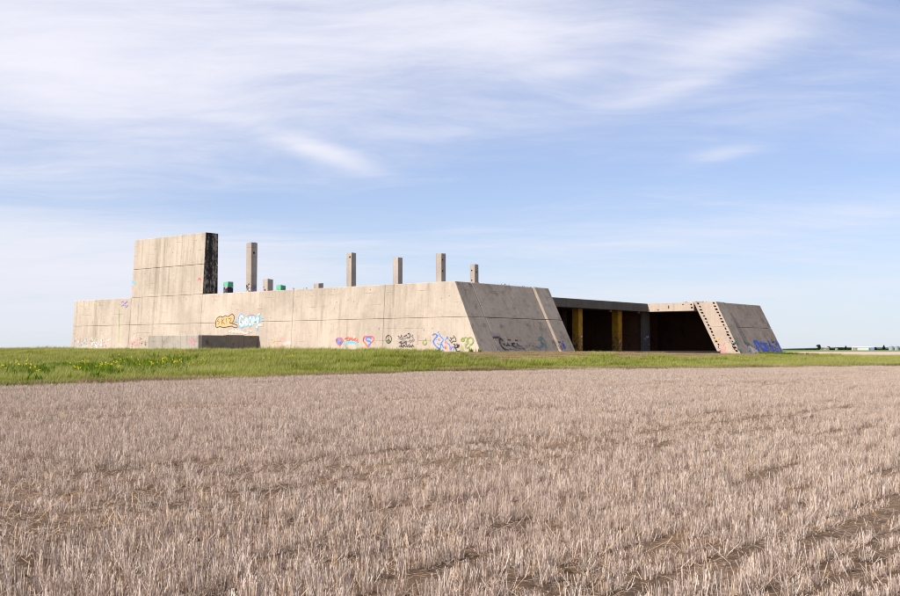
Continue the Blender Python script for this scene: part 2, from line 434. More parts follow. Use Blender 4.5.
# ------------------------------------------------------------------ the concrete ruin
TOP, MID, BOT = 8.1, 4.65, 0.7
SL = 0.498; BAT = 0.06; TW = 2.5
UL = 65.7; VR = 72.5
ruin = thing('concrete_ruin', 'huge unfinished concrete bunker with sloping ends, tall wall block, bare columns and graffiti', 'building', tuple(ORG), PHI)
fv = lambda z: -BAT * (TOP - z)                       # outer face of the lit wall
us = lambda z, pr=0.0: -SL * (TOP - z) - pr           # outer face of the sloping end
def wall_panel(u0, u1, z0, z1, v1=TW, mat=None, slope0=False, end1=False, parent=ruin):
    g = 0.009
    def uu0(z): return us(z) if slope0 else u0 + g
    def uu1(z): return u1 - (BAT * 1.2 * 0 if not end1 else 0) + (0.035 * (TOP - z) if end1 else -g)
    z0_, z1_ = z0 + (g if z0 > BOT else 0), z1 - (g if z1 < TOP else 0)
    pts = []
    for z in (z0_, z1_):
        pts += [(fv(z), uu0(z), z), (v1, uu0(z), z), (v1, uu1(z), z), (fv(z), uu1(z), z)]
    return hexa('wall_panel', pts, mat or M['wall'], parent, 0.035)
US = [0, 9.0, 22.5, 38.35, 52.7, UL]
for i in range(5):
    for (z0, z1) in ((BOT, MID), (MID, TOP)):
        wall_panel(US[i], US[i + 1], z0, z1, slope0=(i == 0), end1=(i == 4))
# backing behind the joints
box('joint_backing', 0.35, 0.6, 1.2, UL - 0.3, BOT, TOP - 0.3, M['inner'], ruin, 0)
# tower block of two lifts on the wall
TT = 15.5
for n_, (z0, z1) in enumerate(((TOP, 11.7), (11.7, TT))):
    g = 0.015
    ptsz = []
    for z in (z0 + g, z1 - (g if n_ == 0 else 0)):
        f = 0.05 * (z - TOP)
        ptsz += [(f, 38.35, z), (2.25, 38.35, z), (2.25, 52.7, z), (f, 52.7, z)]
    hexa('tower_panel', ptsz, None, ruin, 0.035, mats=[M['wall'], M['tar']], idx=[0, 0, 1, 0, 0, 0])
# sloping end panels of the near block
def slope_panel(v0, v1, z0, z1, pr=0.0, th=2.4, mat=None, va=None, name='slope_panel'):
    g = 0.015
    z0_, z1_ = z0 + (g if z0 > BOT else 0), z1 - (g if z1 < TOP else 0)
    pts = []
    for z in (z0_, z1_):
        o_ = us(z, pr)
        pts += [(v0 + g, o_, z), (v1 - g, o_, z), (v1 - g, o_ + th, z), (v0 + g, o_ + th, z)]
    return hexa(name, pts, mat or M['slope'], ruin, 0.05)
# the near panel's sloping end shows as a strip: paint the same weathered tone
for o_ in list(ruin.children):
    if o_.name.startswith('wall_panel'):
        o_.data.materials.append(M['slope'])
        for p in o_.data.polygons:
            if p.normal.y < -0.8 and p.center.y < 0.5: p.material_index = 1
VA, VB = 12.9, 15.6
for (z0, z1) in ((BOT, MID), (MID, TOP)):
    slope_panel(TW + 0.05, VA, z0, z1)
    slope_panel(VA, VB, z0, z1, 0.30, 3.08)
# right wing
VC, VD = 56.4, 59.2
for (z0, z1) in ((BOT, MID), (MID, TOP)):
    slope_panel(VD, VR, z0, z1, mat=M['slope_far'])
# pocketed leg
def grid_face(us_, zs_, f3, pockets, depth):
    """rectangular grid in (s, z) with recessed cells; f3(s, z, d) gives the point"""
    vs, fs, idx = [], [], []
    def q(a_, b_, c_, d_, m_=0):
        n0 = len(vs); vs.extend([a_, b_, c_, d_]); fs.append((n0, n0 + 1, n0 + 2, n0 + 3)); idx.append(m_)
    for i in range(len(us_) - 1):
        for j in range(len(zs_) - 1):
            s0, s1, z0, z1 = us_[i], us_[i + 1], zs_[j], zs_[j + 1]
            sm, zm = (s0 + s1) / 2, (z0 + z1) / 2
            hit = any(a_ < sm < b_ and c_ < zm < d_ for a_, b_, c_, d_ in pockets)
            if not hit:
                q(f3(s0, z0, 0), f3(s1, z0, 0), f3(s1, z1, 0), f3(s0, z1, 0))
            else:
                D = depth
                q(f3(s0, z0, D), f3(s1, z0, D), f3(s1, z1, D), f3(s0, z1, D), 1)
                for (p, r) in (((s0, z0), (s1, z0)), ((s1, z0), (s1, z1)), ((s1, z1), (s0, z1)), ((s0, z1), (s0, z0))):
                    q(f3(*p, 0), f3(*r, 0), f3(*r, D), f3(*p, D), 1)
    return vs, fs, idx
def lines(vals): return sorted(set(round(v_, 4) for v_ in vals))
LW = 3.25
def leg_mesh(name, z0, z1):
    pk = []
    z = z0 + 0.12; k = 0
    while z < z1 - 0.3:
        for c_ in (0.09, 0.78):
            o1 = random.uniform(-0.02, 0.02)
            hh = random.uniform(0.19, 0.30)
            pk.append((c_ + o1, c_ + o1 + random.uniform(0.07, 0.115), z, z + hh))
        z += 0.43
    S_ = lines([0, 1] + [t for p in pk for t in p[:2]])
    Z_l = lines([z0, z1] + [t for p in pk for t in p[2:]])
    f3 = lambda s, z, d: (VC + d, us(z, 0.42) + LW * s, z)
    vs, fs, idx = grid_face(S_, Z_l, f3, pk, 0.25)
    n0 = len(vs)
    for z in (z0, z1):
        vs += [f3(0, z, 0), (VD, us(z, 0.42), z), (VD, us(z, 0.42) + LW, z), f3(1, z, 0)]
    for f, mi in (((0, 1, 5, 4), 2), ((1, 2, 6, 5), 0), ((2, 3, 7, 6), 0), ((4, 5, 6, 7), 0)):
        fs.append(tuple(n0 + t for t in f)); idx.append(mi)
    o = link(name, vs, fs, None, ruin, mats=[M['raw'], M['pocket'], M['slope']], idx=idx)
    bm = bmesh.new(); bm.from_mesh(o.data); bmesh.ops.remove_doubles(bm, verts=bm.verts, dist=0.001)
    bmesh.ops.recalc_face_normals(bm, faces=bm.faces); bm.to_mesh(o.data); bm.free()
    return o
leg_mesh('sloping_leg', BOT, MID - 0.015)
leg_mesh('sloping_leg', MID + 0.015, TOP)
# side beam of the right wing (lit) with rough pockets, and its twin at the near block
UB = 10.0
def rough_box(name, v0, v1, u0, u1, z0, z1, mats, pk):
    S_ = lines([u0, u1] + [t for p in pk for t in p[:2]]); Z_l = lines([z0, z1] + [t for p in pk for t in p[2:]])
    f3 = lambda s, z, d: (v0 + d, s, z)
    vs, fs, idx = grid_face(S_, Z_l, f3, pk, 0.15)
    n0 = len(vs)
    for z in (z0, z1): vs += [(v0, u0, z), (v1, u0, z), (v1, u1, z), (v0, u1, z)]
    for f in ((0, 3, 2, 1), (4, 5, 6, 7), (0, 1, 5, 4), (1, 2, 6, 5), (2, 3, 7, 6)): fs.append(tuple(n0 + t for t in f)); idx.append(0)
    return link(name, vs, fs, None, ruin, mats=mats, idx=idx)
BH = 1.15
pk = [(UB - 1.0 - k * 1.3 + random.uniform(-.3, .3), UB - 0.8 - k * 1.3 + random.uniform(.3, .5), TOP - 0.4 - random.uniform(0, .4), TOP - 0.12) for k in range(0)]
pk = [(3.0, 3.25, TOP - 0.85, TOP - 0.6), (3.1, 3.35, TOP - 0.4, TOP - 0.2), (4.3, 4.6, TOP - 0.3, TOP - 0.18), (6.6, 6.75, TOP - 0.8, TOP - 0.35), (8.2, 8.5, TOP - 1.0, TOP - 0.9)]
rough_box('side_beam', VC, VD, 2.835, UB - 0.003, TOP - BH, TOP - 0.004, [M['raw'], M['pocket']], pk)
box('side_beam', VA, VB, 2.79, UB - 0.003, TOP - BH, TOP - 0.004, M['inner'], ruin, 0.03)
# broken concrete lumps and rebar on the beam end
# front beam of the recessed opening, in three pours
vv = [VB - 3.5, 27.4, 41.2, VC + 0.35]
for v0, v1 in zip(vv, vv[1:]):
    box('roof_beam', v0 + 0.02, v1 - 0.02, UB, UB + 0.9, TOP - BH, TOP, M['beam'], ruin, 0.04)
# roof deck (several slabs), a step below the wall top
dk = [(TW + 0.02, VB, 3.0, UB - 0.05)]
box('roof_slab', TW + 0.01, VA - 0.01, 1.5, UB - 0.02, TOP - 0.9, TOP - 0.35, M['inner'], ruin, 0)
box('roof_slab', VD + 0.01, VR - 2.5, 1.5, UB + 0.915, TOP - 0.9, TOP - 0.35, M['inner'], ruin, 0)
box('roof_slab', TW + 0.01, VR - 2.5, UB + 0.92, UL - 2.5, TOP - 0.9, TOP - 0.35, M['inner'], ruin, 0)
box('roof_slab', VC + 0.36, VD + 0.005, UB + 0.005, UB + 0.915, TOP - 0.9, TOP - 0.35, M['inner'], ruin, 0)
box('inner_wall', VR - 3.0, VR - 2.6, 0.5, 29.9, BOT, TOP - 0.92, M['inner_rust'], ruin, 0)  # dark lining added before the far wall to deepen the hall's shade
# far and back walls
box('wall_panel', VR - 2.49, VR, 2.45, UL, BOT, TOP - 0.002, M['wall'], ruin, 0.05)
box('wall_panel', TW + 0.01, VR - 2.5, UL - 2.49, UL, BOT, TOP - 0.003, M['wall'], ruin, 0.05)
# inner partitions in the dark
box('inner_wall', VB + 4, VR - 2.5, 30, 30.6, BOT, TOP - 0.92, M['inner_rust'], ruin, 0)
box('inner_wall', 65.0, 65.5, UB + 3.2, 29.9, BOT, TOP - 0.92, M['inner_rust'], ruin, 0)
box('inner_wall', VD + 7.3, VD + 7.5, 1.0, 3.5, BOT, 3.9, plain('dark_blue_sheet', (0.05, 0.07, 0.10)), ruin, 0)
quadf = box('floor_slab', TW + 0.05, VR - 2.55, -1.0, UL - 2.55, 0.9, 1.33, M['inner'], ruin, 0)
# columns
CH = TOP - BH - 0.01
def column(v, u, z0, z1, mat, holes_b=(), holes_a=(), w_=0.98, name='column', mats=None):
    """faces -B (lit) and -A (shaded) may carry square pockets: (s, z, size)"""
    vs, fs, idx = [], [], []
    def add(f3, holes):
        nonlocal vs, fs, idx
        pk = [(s - h / 2, s + h / 2, z - h / 2, z + h / 2) for s, z, h in holes]
        S_ = lines([0, w_] + [t for p in pk for t in p[:2]]); Zl = lines([z0, z1] + [t for p in pk for t in p[2:]])
        a_, b_, c_ = grid_face(S_, Zl, f3, pk, 0.18)
        n0 = len(vs); vs += a_; fs += [tuple(n0 + t for t in f) for f in b_]; idx += c_
    add(lambda s, z, d: (v + d, u + s, z), holes_b)
    add(lambda s, z, d: (v + s, u + d, z), holes_a)
    add(lambda s, z, d: (v + w_ - d, u + s, z), ())
    add(lambda s, z, d: (v + s, u + w_ - d, z), ())
    n0 = len(vs); vs += [(v, u, z1), (v + w_, u, z1), (v + w_, u + w_, z1), (v, u + w_, z1)]; fs.append((n0, n0 + 1, n0 + 2, n0 + 3)); idx.append(0)
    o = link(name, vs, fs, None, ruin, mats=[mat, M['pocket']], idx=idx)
    bm = bmesh.new(); bm.from_mesh(o.data); bmesh.ops.remove_doubles(bm, verts=bm.verts, dist=0.001)
    bmesh.ops.recalc_face_normals(bm, faces=bm.faces)
    if z1 > 10:
        for v_ in bm.verts:
            if v_.co.z > z1 - 0.01: v_.co += Vector((random.uniform(-.03, .03), random.uniform(-.03, .03), random.uniform(-.09, .03)))
    eds = [e for e in bm.edges if e.is_manifold and e.calc_face_angle(0) > 1.2 and e.calc_length() > 0.9]
    bm.to_mesh(o.data); bm.free()
    return o
RT = TOP - 0.35
CT = 15.3
K = 1.44
def kcol(cx, hp):                           # grid column from its heading and the common height of the shafts
    Y = K * 10000 / hp; X = (cx - 450) / F * Y
    return to_local(X, Y)
for cx, hp, hb, ha in ((251.1, 107, (), ((0.45, CT - 1.35, 0.26),)),
                       (351.1, 97, ((0.3, CT - 0.7, 0.26),), ()),
                       (397.6, 92, (), ()),
                       (440.9, 96, (), ((0.3, CT - 0.95, 0.24), (0.3, CT - 2.55, 0.24))),
                       (474.3, 85, ((0.62, CT - 1.0, 0.24), (0.62, CT - 2.6, 0.22), (0.62, CT - 3.3, 0.22)), ((0.45, CT - 1.25, 0.26),))):
    v, u = kcol(cx, hp)
    column(v - 0.49, u - 0.49, RT, CT, M['column'], hb, ha)
for v, u, mt, lab in ((19.7, 57.96, None, 'mint green painted stub column'), (19.4, 49.0, M['column'], None), (30.0, 58.2, M['green'], 'mint green painted stub column'), (30.1, 50.1, M['column'], None)):
    if mt is None:
        o_ = column(v - 0.49, u - 0.49, RT, 10.55, plain('soot_black', (0.05, 0.04, 0.055), 0.9, 0.5, 3), name='column')
        o_['label'] = 'sooty black stub column under a green cap'
        c_ = column(v - 0.50, u - 0.50, 10.56, 11.35, M['green'], w_=1.0, name='column_cap')
    else:
        o_ = column(v - 0.49, u - 0.49, RT, 11.35, mt)
        if lab: o_['label'] = lab
# columns in the dark hall
for v, u, mt in ((39.7, 11.1, 'yellow'), (50.0, 11.1, 'yellow')):
    o_ = column(v, u, 1.3, CH, M[mt], w_=1.0); o_['label'] = 'yellow painted column under the roof beam'
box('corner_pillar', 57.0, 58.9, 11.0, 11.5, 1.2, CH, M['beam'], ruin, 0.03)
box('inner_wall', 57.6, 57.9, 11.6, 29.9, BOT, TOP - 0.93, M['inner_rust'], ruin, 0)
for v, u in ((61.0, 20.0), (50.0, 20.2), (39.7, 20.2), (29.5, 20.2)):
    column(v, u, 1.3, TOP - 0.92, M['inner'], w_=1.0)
# low annex in front of the lit wall
AZ, AV, AU0, AU1 = 3.1, -8.6, 27.8, 36.75
for k, (u0, u1) in enumerate(((27.8, 30.9), (30.9, 34.1), (34.1, AU1))):
    box('annex_panel', AV, AV + 0.5, u0 + 0.01, u1 - 0.01, BOT, AZ, M['annex'], ruin, 0.035)
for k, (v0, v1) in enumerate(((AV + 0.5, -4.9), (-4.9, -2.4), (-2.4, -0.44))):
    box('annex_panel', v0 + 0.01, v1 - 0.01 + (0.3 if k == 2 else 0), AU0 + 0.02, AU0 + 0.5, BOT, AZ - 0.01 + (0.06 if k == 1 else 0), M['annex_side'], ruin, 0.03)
box('annex_panel', AV + 0.51, -0.15, AU1 - 0.5, AU1 - 0.02, BOT, AZ - 0.01, M['annex'], ruin, 0.03)
box('annex_roof', AV + 0.52, -0.33, AU0 + 0.52, AU1 - 0.52, AZ - 0.45, AZ - 0.05, M['annex'], ruin, 0)
# rebar stubs and lumps along the wall tops
def tube(vs, fs, p, q, r):
    p, q = Vector(p), Vector(q); d = (q - p).normalized(); a_ = d.orthogonal().normalized(); b_ = d.cross(a_)
    n0 = len(vs)
    for c_ in (p, q):
        for k in range(4):
            t = k * math.pi / 2
            vs.append(tuple(c_ + a_ * r * math.cos(t) + b_ * r * math.sin(t)))
    for k in range(4): fs.append((n0 + k, n0 + (k + 1) % 4, n0 + 4 + (k + 1) % 4, n0 + 4 + k))
for k in range(26):
    vs, fs = [], []
    if k < 14: v_, u_ = random.uniform(3, 15), random.uniform(0.6, 2.0)
    elif k < 20: v_, u_ = random.uniform(VC + .2, VD), random.uniform(2, 5)
    else: v_, u_ = random.uniform(0.5, 2), random.uniform(20, 36)
    for q_ in range(2):
        tube(vs, fs, (v_ + q_ * .2, u_, TOP - 0.05), (v_ + q_ * .2 + random.uniform(-.1, .1), u_ + random.uniform(-.1, .1), TOP + random.uniform(.08, .25)), 0.025)
    link('rebar', vs, fs, M['rust'], ruin)['kind'] = 'stuff'
for k in range(12):
    u_ = random.uniform(2.4, 4.4); v_ = random.uniform(VC + .1, VD - .5); s_ = random.uniform(.12, .3)
    pts = [(v_ + a_ * s_ * random.uniform(.6, 1.2), u_ + b_ * s_ * random.uniform(.6, 1.2), TOP - 0.03 + (c_ * s_ * random.uniform(.4, .9))) for c_ in (0, 1) for a_, b_ in ((-1, -1), (1, -1), (1, 1), (-1, 1))]
    hexa('concrete_lump', pts, M['raw'], ruin, 0)
# small steel hangers below the roof beam
for v_ in (19, 23.5, 31, 46.2, 54):
    box('beam_hanger', v_, v_ + 0.35, UB + 0.1, UB + 0.4, TOP - BH - 0.3, TOP - BH - 0.005, M['rust'], ruin, 0)

# ------------------------------------------------------------------ graffiti: flat spray strokes lying on the wall faces
def ray(x, y):
    d = Vector(((x - 450), F * math.cos(PITCH) + (y - 298) * math.sin(PITCH), F * math.sin(PITCH) - (y - 298) * math.cos(PITCH)))
    v, u = d.x * BX + d.y * BY, -d.x * BY + d.y * BX
    c = to_local(0, 0)
    return Vector((c[0], c[1], CAM_Z)), Vector((v, u, d.z))
PLANES = {'wall': (Vector((0, 0, TOP)), Vector((1, 0, -BAT)).normalized()),
          'slope': (Vector((0, 0, TOP)), Vector((0, 1, -SL)).normalized()),
          'slope_out': (Vector((0, -0.44, TOP)), Vector((0, 1, -SL)).normalized()),
          'leg': (Vector((VC, 0, 0)), Vector((1, 0, 0))),
          'annex': (Vector((AV, 0, 0)), Vector((1, 0, 0))),
          'tower': (Vector((0, 0, TOP)), Vector((1, 0, -0.05)).normalized())}
layer = [0]
def on(plane, x, y, lift):
    p0, n = PLANES[plane]; o_, d = ray(x, y)
    t = (p0 - o_).dot(n) / d.dot(n)
    return o_ + d * t - n * lift
def graffiti(plane, zoom, strokes, parent=ruin, label=None):
    """zoom = (x0, y0, scale): survey crop used for the stroke coordinates; each stroke: colour, width in m, points, closed/fill"""
    x0, y0, sc = zoom
    by = {}
    vs, fs, idx, mats = [], [], [], []
    n = PLANES[plane][1]
    for st in strokes:
        col, wd, pts = st[:3]; mode = st[3] if len(st) > 3 else ''
        layer[0] += 1
        lift = 0.006 + 0.0012 * (layer[0] % 25)
        if P[col] not in mats: mats.append(P[col])
        mi = mats.index(P[col])
        q = [on(plane, x0 + a_ / sc, y0 + b_ / sc, lift) for a_, b_ in pts]
        if mode == 'fill':
            n0 = len(vs); vs += [tuple(t) for t in q]; fs.append(tuple(range(n0, n0 + len(q)))); idx.append(mi); continue
        if mode == 'loop': q = q + [q[0], q[1]]
        # smooth (Catmull-Rom) and ribbon
        sm = []
        for i in range(len(q) - 1):
            p0 = q[max(i - 1, 0)]; p1 = q[i]; p2 = q[i + 1]; p3 = q[min(i + 2, len(q) - 1)]
            for k in range(3):
                t = k / 3
                sm.append(0.5 * ((2 * p1) + (p2 - p0) * t + (2 * p0 - 5 * p1 + 4 * p2 - p3) * t * t + (3 * p1 - p0 - 3 * p2 + p3) * t ** 3))
        sm.append(q[-1])
        n0 = len(vs)
        for i, p in enumerate(sm):
            tg = (sm[min(i + 1, len(sm) - 1)] - sm[max(i - 1, 0)])
            if tg.length < 1e-6: tg = Vector((0, 1, 0))
            sd_ = tg.normalized().cross(n) * wd / 2
            vs.append(tuple(p + sd_)); vs.append(tuple(p - sd_))
        for i in range(len(sm) - 1):
            fs.append((n0 + 2 * i, n0 + 2 * i + 1, n0 + 2 * i + 3, n0 + 2 * i + 2)); idx.append(mi)
    o = link('graffiti', vs, fs, None, parent, mats=mats, idx=idx)
    if label: o['label'] = label
    else: o['kind'] = 'stuff'
    return o
def scrib(cx, cy, w_, h_, n_, col, wd, amp=1.0):
    out_ = []
    for k in range(n_):
        x = cx + random.uniform(-w_, w_) / 2; y = cy + random.uniform(-h_, h_) / 2
        pts = [(x, y)]
        for j in range(random.randint(2, 4)):
            x += random.uniform(-1, 1) * w_ * .16 * amp; y += random.uniform(-1, 1) * h_ * .3 * amp
            pts.append((x, y))
        out_.append((col, wd, pts))
    return out_
z1 = (210, 305, 14.9)
graffiti('wall', z1, [
    ('orange', 0, [(85, 300), (95, 215), (150, 170), (190, 182), (230, 158), (270, 172), (325, 138), (350, 170), (345, 225), (330, 290), (265, 320), (200, 330), (150, 322), (100, 335)], 'fill'),
    ('orange', .30, [(340, 290), (370, 300), (400, 325)]),
    ('black', .10, [(85, 300), (95, 215), (150, 170), (190, 182), (230, 158), (270, 172), (325, 138), (360, 165), (355, 225), (325, 275), (345, 280), (400, 300), (405, 335), (350, 330), (330, 315), (265, 325), (200, 335), (150, 322), (100, 335)], 'loop'),
    ('black', .07, [(130, 215), (110, 240), (140, 255), (125, 285)]), ('black', .07, [(175, 200), (180, 290)]), ('black', .07, [(215, 200), (185, 245), (220, 285)]),
    ('black', .07, [(245, 195), (250, 290)]), ('black', .08, [(275, 205), (320, 200), (290, 270), (325, 265)])], label='orange bubble letters outlined in black')
graffiti('wall', z1, [
    ('cyan', .42, [(500, 175), (465, 155), (435, 200), (435, 280), (470, 325), (505, 290), (500, 250), (480, 250)]),
    ('white', .22, [(500, 180), (465, 165), (445, 210), (445, 275), (472, 310), (500, 280), (498, 250), (478, 252)]),
    ('cyan', .34, [(545, 185), (520, 230), (530, 300), (560, 290), (560, 220), (545, 185)]), ('white', .2, [(545, 190), (525, 230), (533, 290), (556, 282), (556, 220), (545, 190)]),
    ('cyan', .34, [(605, 170), (580, 220), (585, 290), (615, 290), (620, 220), (605, 170)]), ('white', .2, [(605, 176), (586, 220), (590, 282), (612, 282), (614, 220), (605, 176)]),
    ('cyan', .30, [(640, 300), (650, 170), (675, 250)]), ('white', .18, [(642, 295), (650, 180), (672, 240)]),
    ('cyan', .40, [(675, 240), (700, 190), (730, 175), (715, 260), (705, 330), (697, 372)]), ('white', .20, [(680, 235), (703, 200), (723, 190), (710, 260), (700, 340)]),
    ('violet', .06, [(500, 150), (465, 135), (430, 180), (425, 280), (460, 335), (500, 330)]), ('violet', .05, [(560, 160), (600, 150), (650, 150), (700, 165)]),
    ('cyan', .12, [(765, 195), (800, 200)]), ('cyan', .08, [(770, 235), (795, 238)])], label='white and blue outlined bubble lettering')
graffiti('wall', z1, scrib(460, 390, 330, 50, 18, 'fade_white', .14, .5) + [('fade_white', .2, [(280, 400), (330, 385), (400, 410), (480, 400), (520, 425), (575, 410)]), ('fade_white', .3, [(380, 360), (400, 390), (460, 380)]), ('fade_white', .3, [(700, 290), (760, 300), (790, 290)]), ('fade_white', .2, [(690, 160), (755, 130)])])
z2 = (330, 325, 15)
graffiti('wall', z2, [('blue', 0, [(92, 240), (115, 200), (170, 200), (192, 240), (140, 300)], 'fill'), ('red', .10, [(90, 238), (115, 198), (172, 198), (194, 238), (140, 305)], 'loop'),
                      ('red', .09, [(160, 215), (130, 222), (150, 240), (125, 255)])], label='small blue diamond with red outline')
graffiti('wall', z2, [('red', .10, [(225, 215), (245, 190), (280, 180), (250, 215), (275, 235)]), ('red', .10, [(285, 235), (300, 185), (312, 225), (330, 185), (345, 235)]), ('red', .09, [(350, 230), (370, 205), (395, 200), (365, 235), (400, 240)]),
                      ('red', .10, [(425, 210), (400, 235), (430, 250), (405, 268)]), ('cyan', .22, [(210, 298), (245, 268), (310, 258), (375, 272), (418, 308)]), ('fade_white', .25, [(345, 170), (375, 185)])], label='red scrawled name over a blue arc')
graffiti('wall', z2, [('red', .14, [(515, 180), (500, 235), (530, 275), (570, 330), (610, 275), (655, 225), (640, 178), (575, 170)], 'loop'), ('blue', .16, [(622, 205), (580, 180), (535, 205), (560, 235), (605, 250), (600, 285), (565, 305)])], label='red pointed shield with a blue letter S')
z3 = (380, 325, 15)
graffiti('wall', z3, scrib(390, 240, 220, 170, 34, 'faint_grey', .05, .35) + scrib(400, 300, 200, 80, 14, 'black', .05, .35))
graffiti('wall', z3, [('black', .09, [(130, 152), (95, 180), (90, 235), (125, 275), (165, 245), (170, 185)], 'loop'), ('black', .08, [(128, 155), (128, 272)]), ('black', .08, [(128, 215), (98, 250)]), ('black', .08, [(128, 215), (160, 250)]),
                      ('dgreen', 0, [(130, 222), (160, 250), (128, 270), (108, 258)], 'fill')], label='black peace sign')
graffiti('wall', z3, [('black', .10, [(270, 160), (305, 195), (325, 145)]), ('black', .12, [(365, 175), (395, 150), (400, 165)]), ('black', .10, [(415, 140), (437, 125), (455, 160), (435, 190), (405, 190)]),
                      ('faint_grey', .16, [(290, 195), (330, 215), (400, 190)]), ('faint_grey', .10, [(320, 215), (345, 235), (395, 235), (410, 250)]), ('black', .09, [(290, 260), (330, 250), (315, 285), (400, 245), (390, 280)]),
                      ('faint_grey', .09, [(430, 250), (450, 225), (475, 240), (455, 265), (500, 210), (515, 225), (490, 255)]), ('black', .08, [(315, 330), (320, 300), (345, 335), (365, 300), (385, 330), (400, 302)]),
                      ('black', .08, [(405, 335), (425, 300), (440, 335), (460, 305), (470, 335), (490, 305), (515, 335)])], label='block of black handwritten scrawl')
graffiti('wall', z3, [('fade_pink', .12, [(563, 150), (566, 280)]), ('fade_pink', .12, [(550, 270), (575, 280)])])
graffiti('wall', z3, [('olive', .13, [(650, 245), (645, 280), (675, 290), (700, 270), (698, 248)]), ('olive', .09, [(660, 235), (690, 220), (685, 195)])], label='small olive green curl')
z4 = (425, 325, 15)
graffiti('wall', z4, [('blue', .16, [(125, 235), (135, 275), (175, 325), (215, 350)]), ('blue', .10, [(110, 150), (150, 130), (190, 160), (150, 200), (130, 235)]), ('blue', .16, [(170, 150), (195, 160)]), ('blue', .09, [(190, 120), (210, 95)]),
                      ('blue', .12, [(215, 125), (225, 165), (275, 220), (240, 280), (235, 340), (215, 350)]), ('blue', .22, [(200, 225), (215, 215)]), ('blue', .14, [(170, 225), (172, 212)]), ('blue', .09, [(185, 265), (200, 290), (225, 290)]),
                      ('blue', .12, [(250, 280), (280, 345)]), ('blue', .10, [(320, 215), (335, 175), (348, 210)]), ('blue', .14, [(255, 375), (285, 395)]), ('blue', .09, [(300, 215), (330, 270), (370, 300), (375, 370)]),
                      ('blue', .09, [(385, 380), (400, 345), (435, 325), (425, 385)]), ('red', .28, [(292, 340), (322, 332)]), ('red', .2, [(303, 255), (316, 262)]), ('red', .16, [(374, 330), (386, 338)]), ('violet', .1, [(385, 355), (400, 320)])], label='loose blue outlines with red dabs')
graffiti('wall', z4, [('black', .07, [(360, 215), (380, 240), (400, 205), (375, 190)]), ('black', .08, [(385, 245), (400, 270), (425, 240), (465, 245), (455, 190), (425, 160)]), ('black', .07, [(400, 205), (440, 185)]),
                      ('black', .12, [(430, 285), (455, 300), (445, 330), (470, 365)]), ('black', .12, [(480, 280), (490, 320), (515, 290)]), ('black', .11, [(450, 340), (500, 330), (515, 310)]), ('black', .11, [(465, 360), (480, 395), (530, 390)])], label='tangle of black letters')
graffiti('wall', z4, [('olive', .13, [(570, 190), (540, 225), (575, 240), (570, 190)]), ('olive', .13, [(585, 240), (595, 195), (620, 185), (640, 215), (620, 250), (650, 265), (620, 290), (600, 280)]), ('olive', .14, [(650, 260), (640, 210), (690, 185), (725, 225), (710, 280), (670, 300)]),
                      ('olive', .12, [(610, 290), (630, 345), (665, 320)]), ('olive', .12, [(548, 310), (545, 360), (535, 390)]), ('olive', .1, [(570, 330), (575, 390)]), ('olive', .1, [(600, 300), (610, 360)]), ('olive', .1, [(665, 320), (680, 390)])], label='olive green bubble letters by the corner')
z7 = (68, 325, 11.25)
graffiti('wall', z7, scrib(140, 210, 160, 110, 16, 'fade_white', .16, .5) + scrib(140, 220, 140, 100, 7, 'cyan', .07, .4) + [('fade_white', .3, [(60, 260), (90, 270), (200, 250), (225, 225)]), ('cyan', .14, [(105, 225), (85, 240), (100, 270)]), ('violet', .14, [(75, 150), (80, 190)]), ('cyan', .12, [(165, 215), (180, 190), (190, 215)]), ('fade_pink', .3, [(150, 175), (170, 160)]), ('violet', .1, [(205, 155), (210, 180)])], label='faded pastel scribbles')
graffiti('wall', z7, scrib(325, 210, 110, 100, 16, 'white', .11, .6) + scrib(330, 200, 140, 110, 12, 'fade_white', .2, .6) + [ ('lime', .12, [(325, 150), (345, 165)]), ('fade_pink', .24, [(370, 190), (405, 200)]), ('fade_pink', .2, [(380, 240), (400, 230)]),
                      ('violet', .16, [(380, 160), (385, 180)]), ('violet', .14, [(420, 220), (430, 245)]), ('faint_grey', .1, [(250, 175), (270, 190)]), ('white', .14, [(300, 210), (330, 235), (340, 200)]), ('white', .14, [(440, 180), (480, 160)])], label='faded white and pink scrawl')
graffiti('wall', z7, scrib(770, 215, 150, 90, 14, 'fade_pink', .14, .5) + scrib(840, 200, 90, 70, 7, 'faint_grey', .08, .4) + [('fade_pink', .3, [(690, 200), (740, 185), (780, 160)]), ('fade_pink', .4, [(760, 200), (800, 210)]), ('faint_grey', .12, [(810, 140), (830, 160)]), ('black', .12, [(825, 200), (835, 210)]), ('black', .10, [(865, 215), (878, 232)]), ('faint_grey', .1, [(775, 220), (785, 205)]), ('fade_white', .3, [(700, 265), (760, 270)])])
graffiti('wall', (60, 220, 4.256), [('violet', .12, [(262, 350), (270, 345), (275, 355), (288, 345)]), ('violet', .12, [(262, 365), (275, 360), (280, 370), (290, 362)]), ('lime', .10, [(252, 375), (250, 450), (249, 520)]), ('lime', .1, [(148, 352), (160, 356)])])
graffiti('tower', (60, 220, 4.256), [('cyan', .28, [(307, 260), (314, 266), (321, 274)]), ('fade_pink', .2, [(304, 278), (312, 290), (305, 296)]), ('red', .18, [(589, 256), (593, 248), (597, 252), (601, 255)])])
graffiti('wall', (60, 220, 4.256), [('fade_pink', .14, [(645, 325), (655, 320), (668, 326), (680, 322)])])
graffiti('annex', (60, 220, 4.256), [('pink', .16, [(550, 508), (556, 518), (565, 510), (570, 516), (576, 506)]), ('pink', .14, [(560, 524), (568, 529), (574, 524)])], label='pink scribble on the annex')
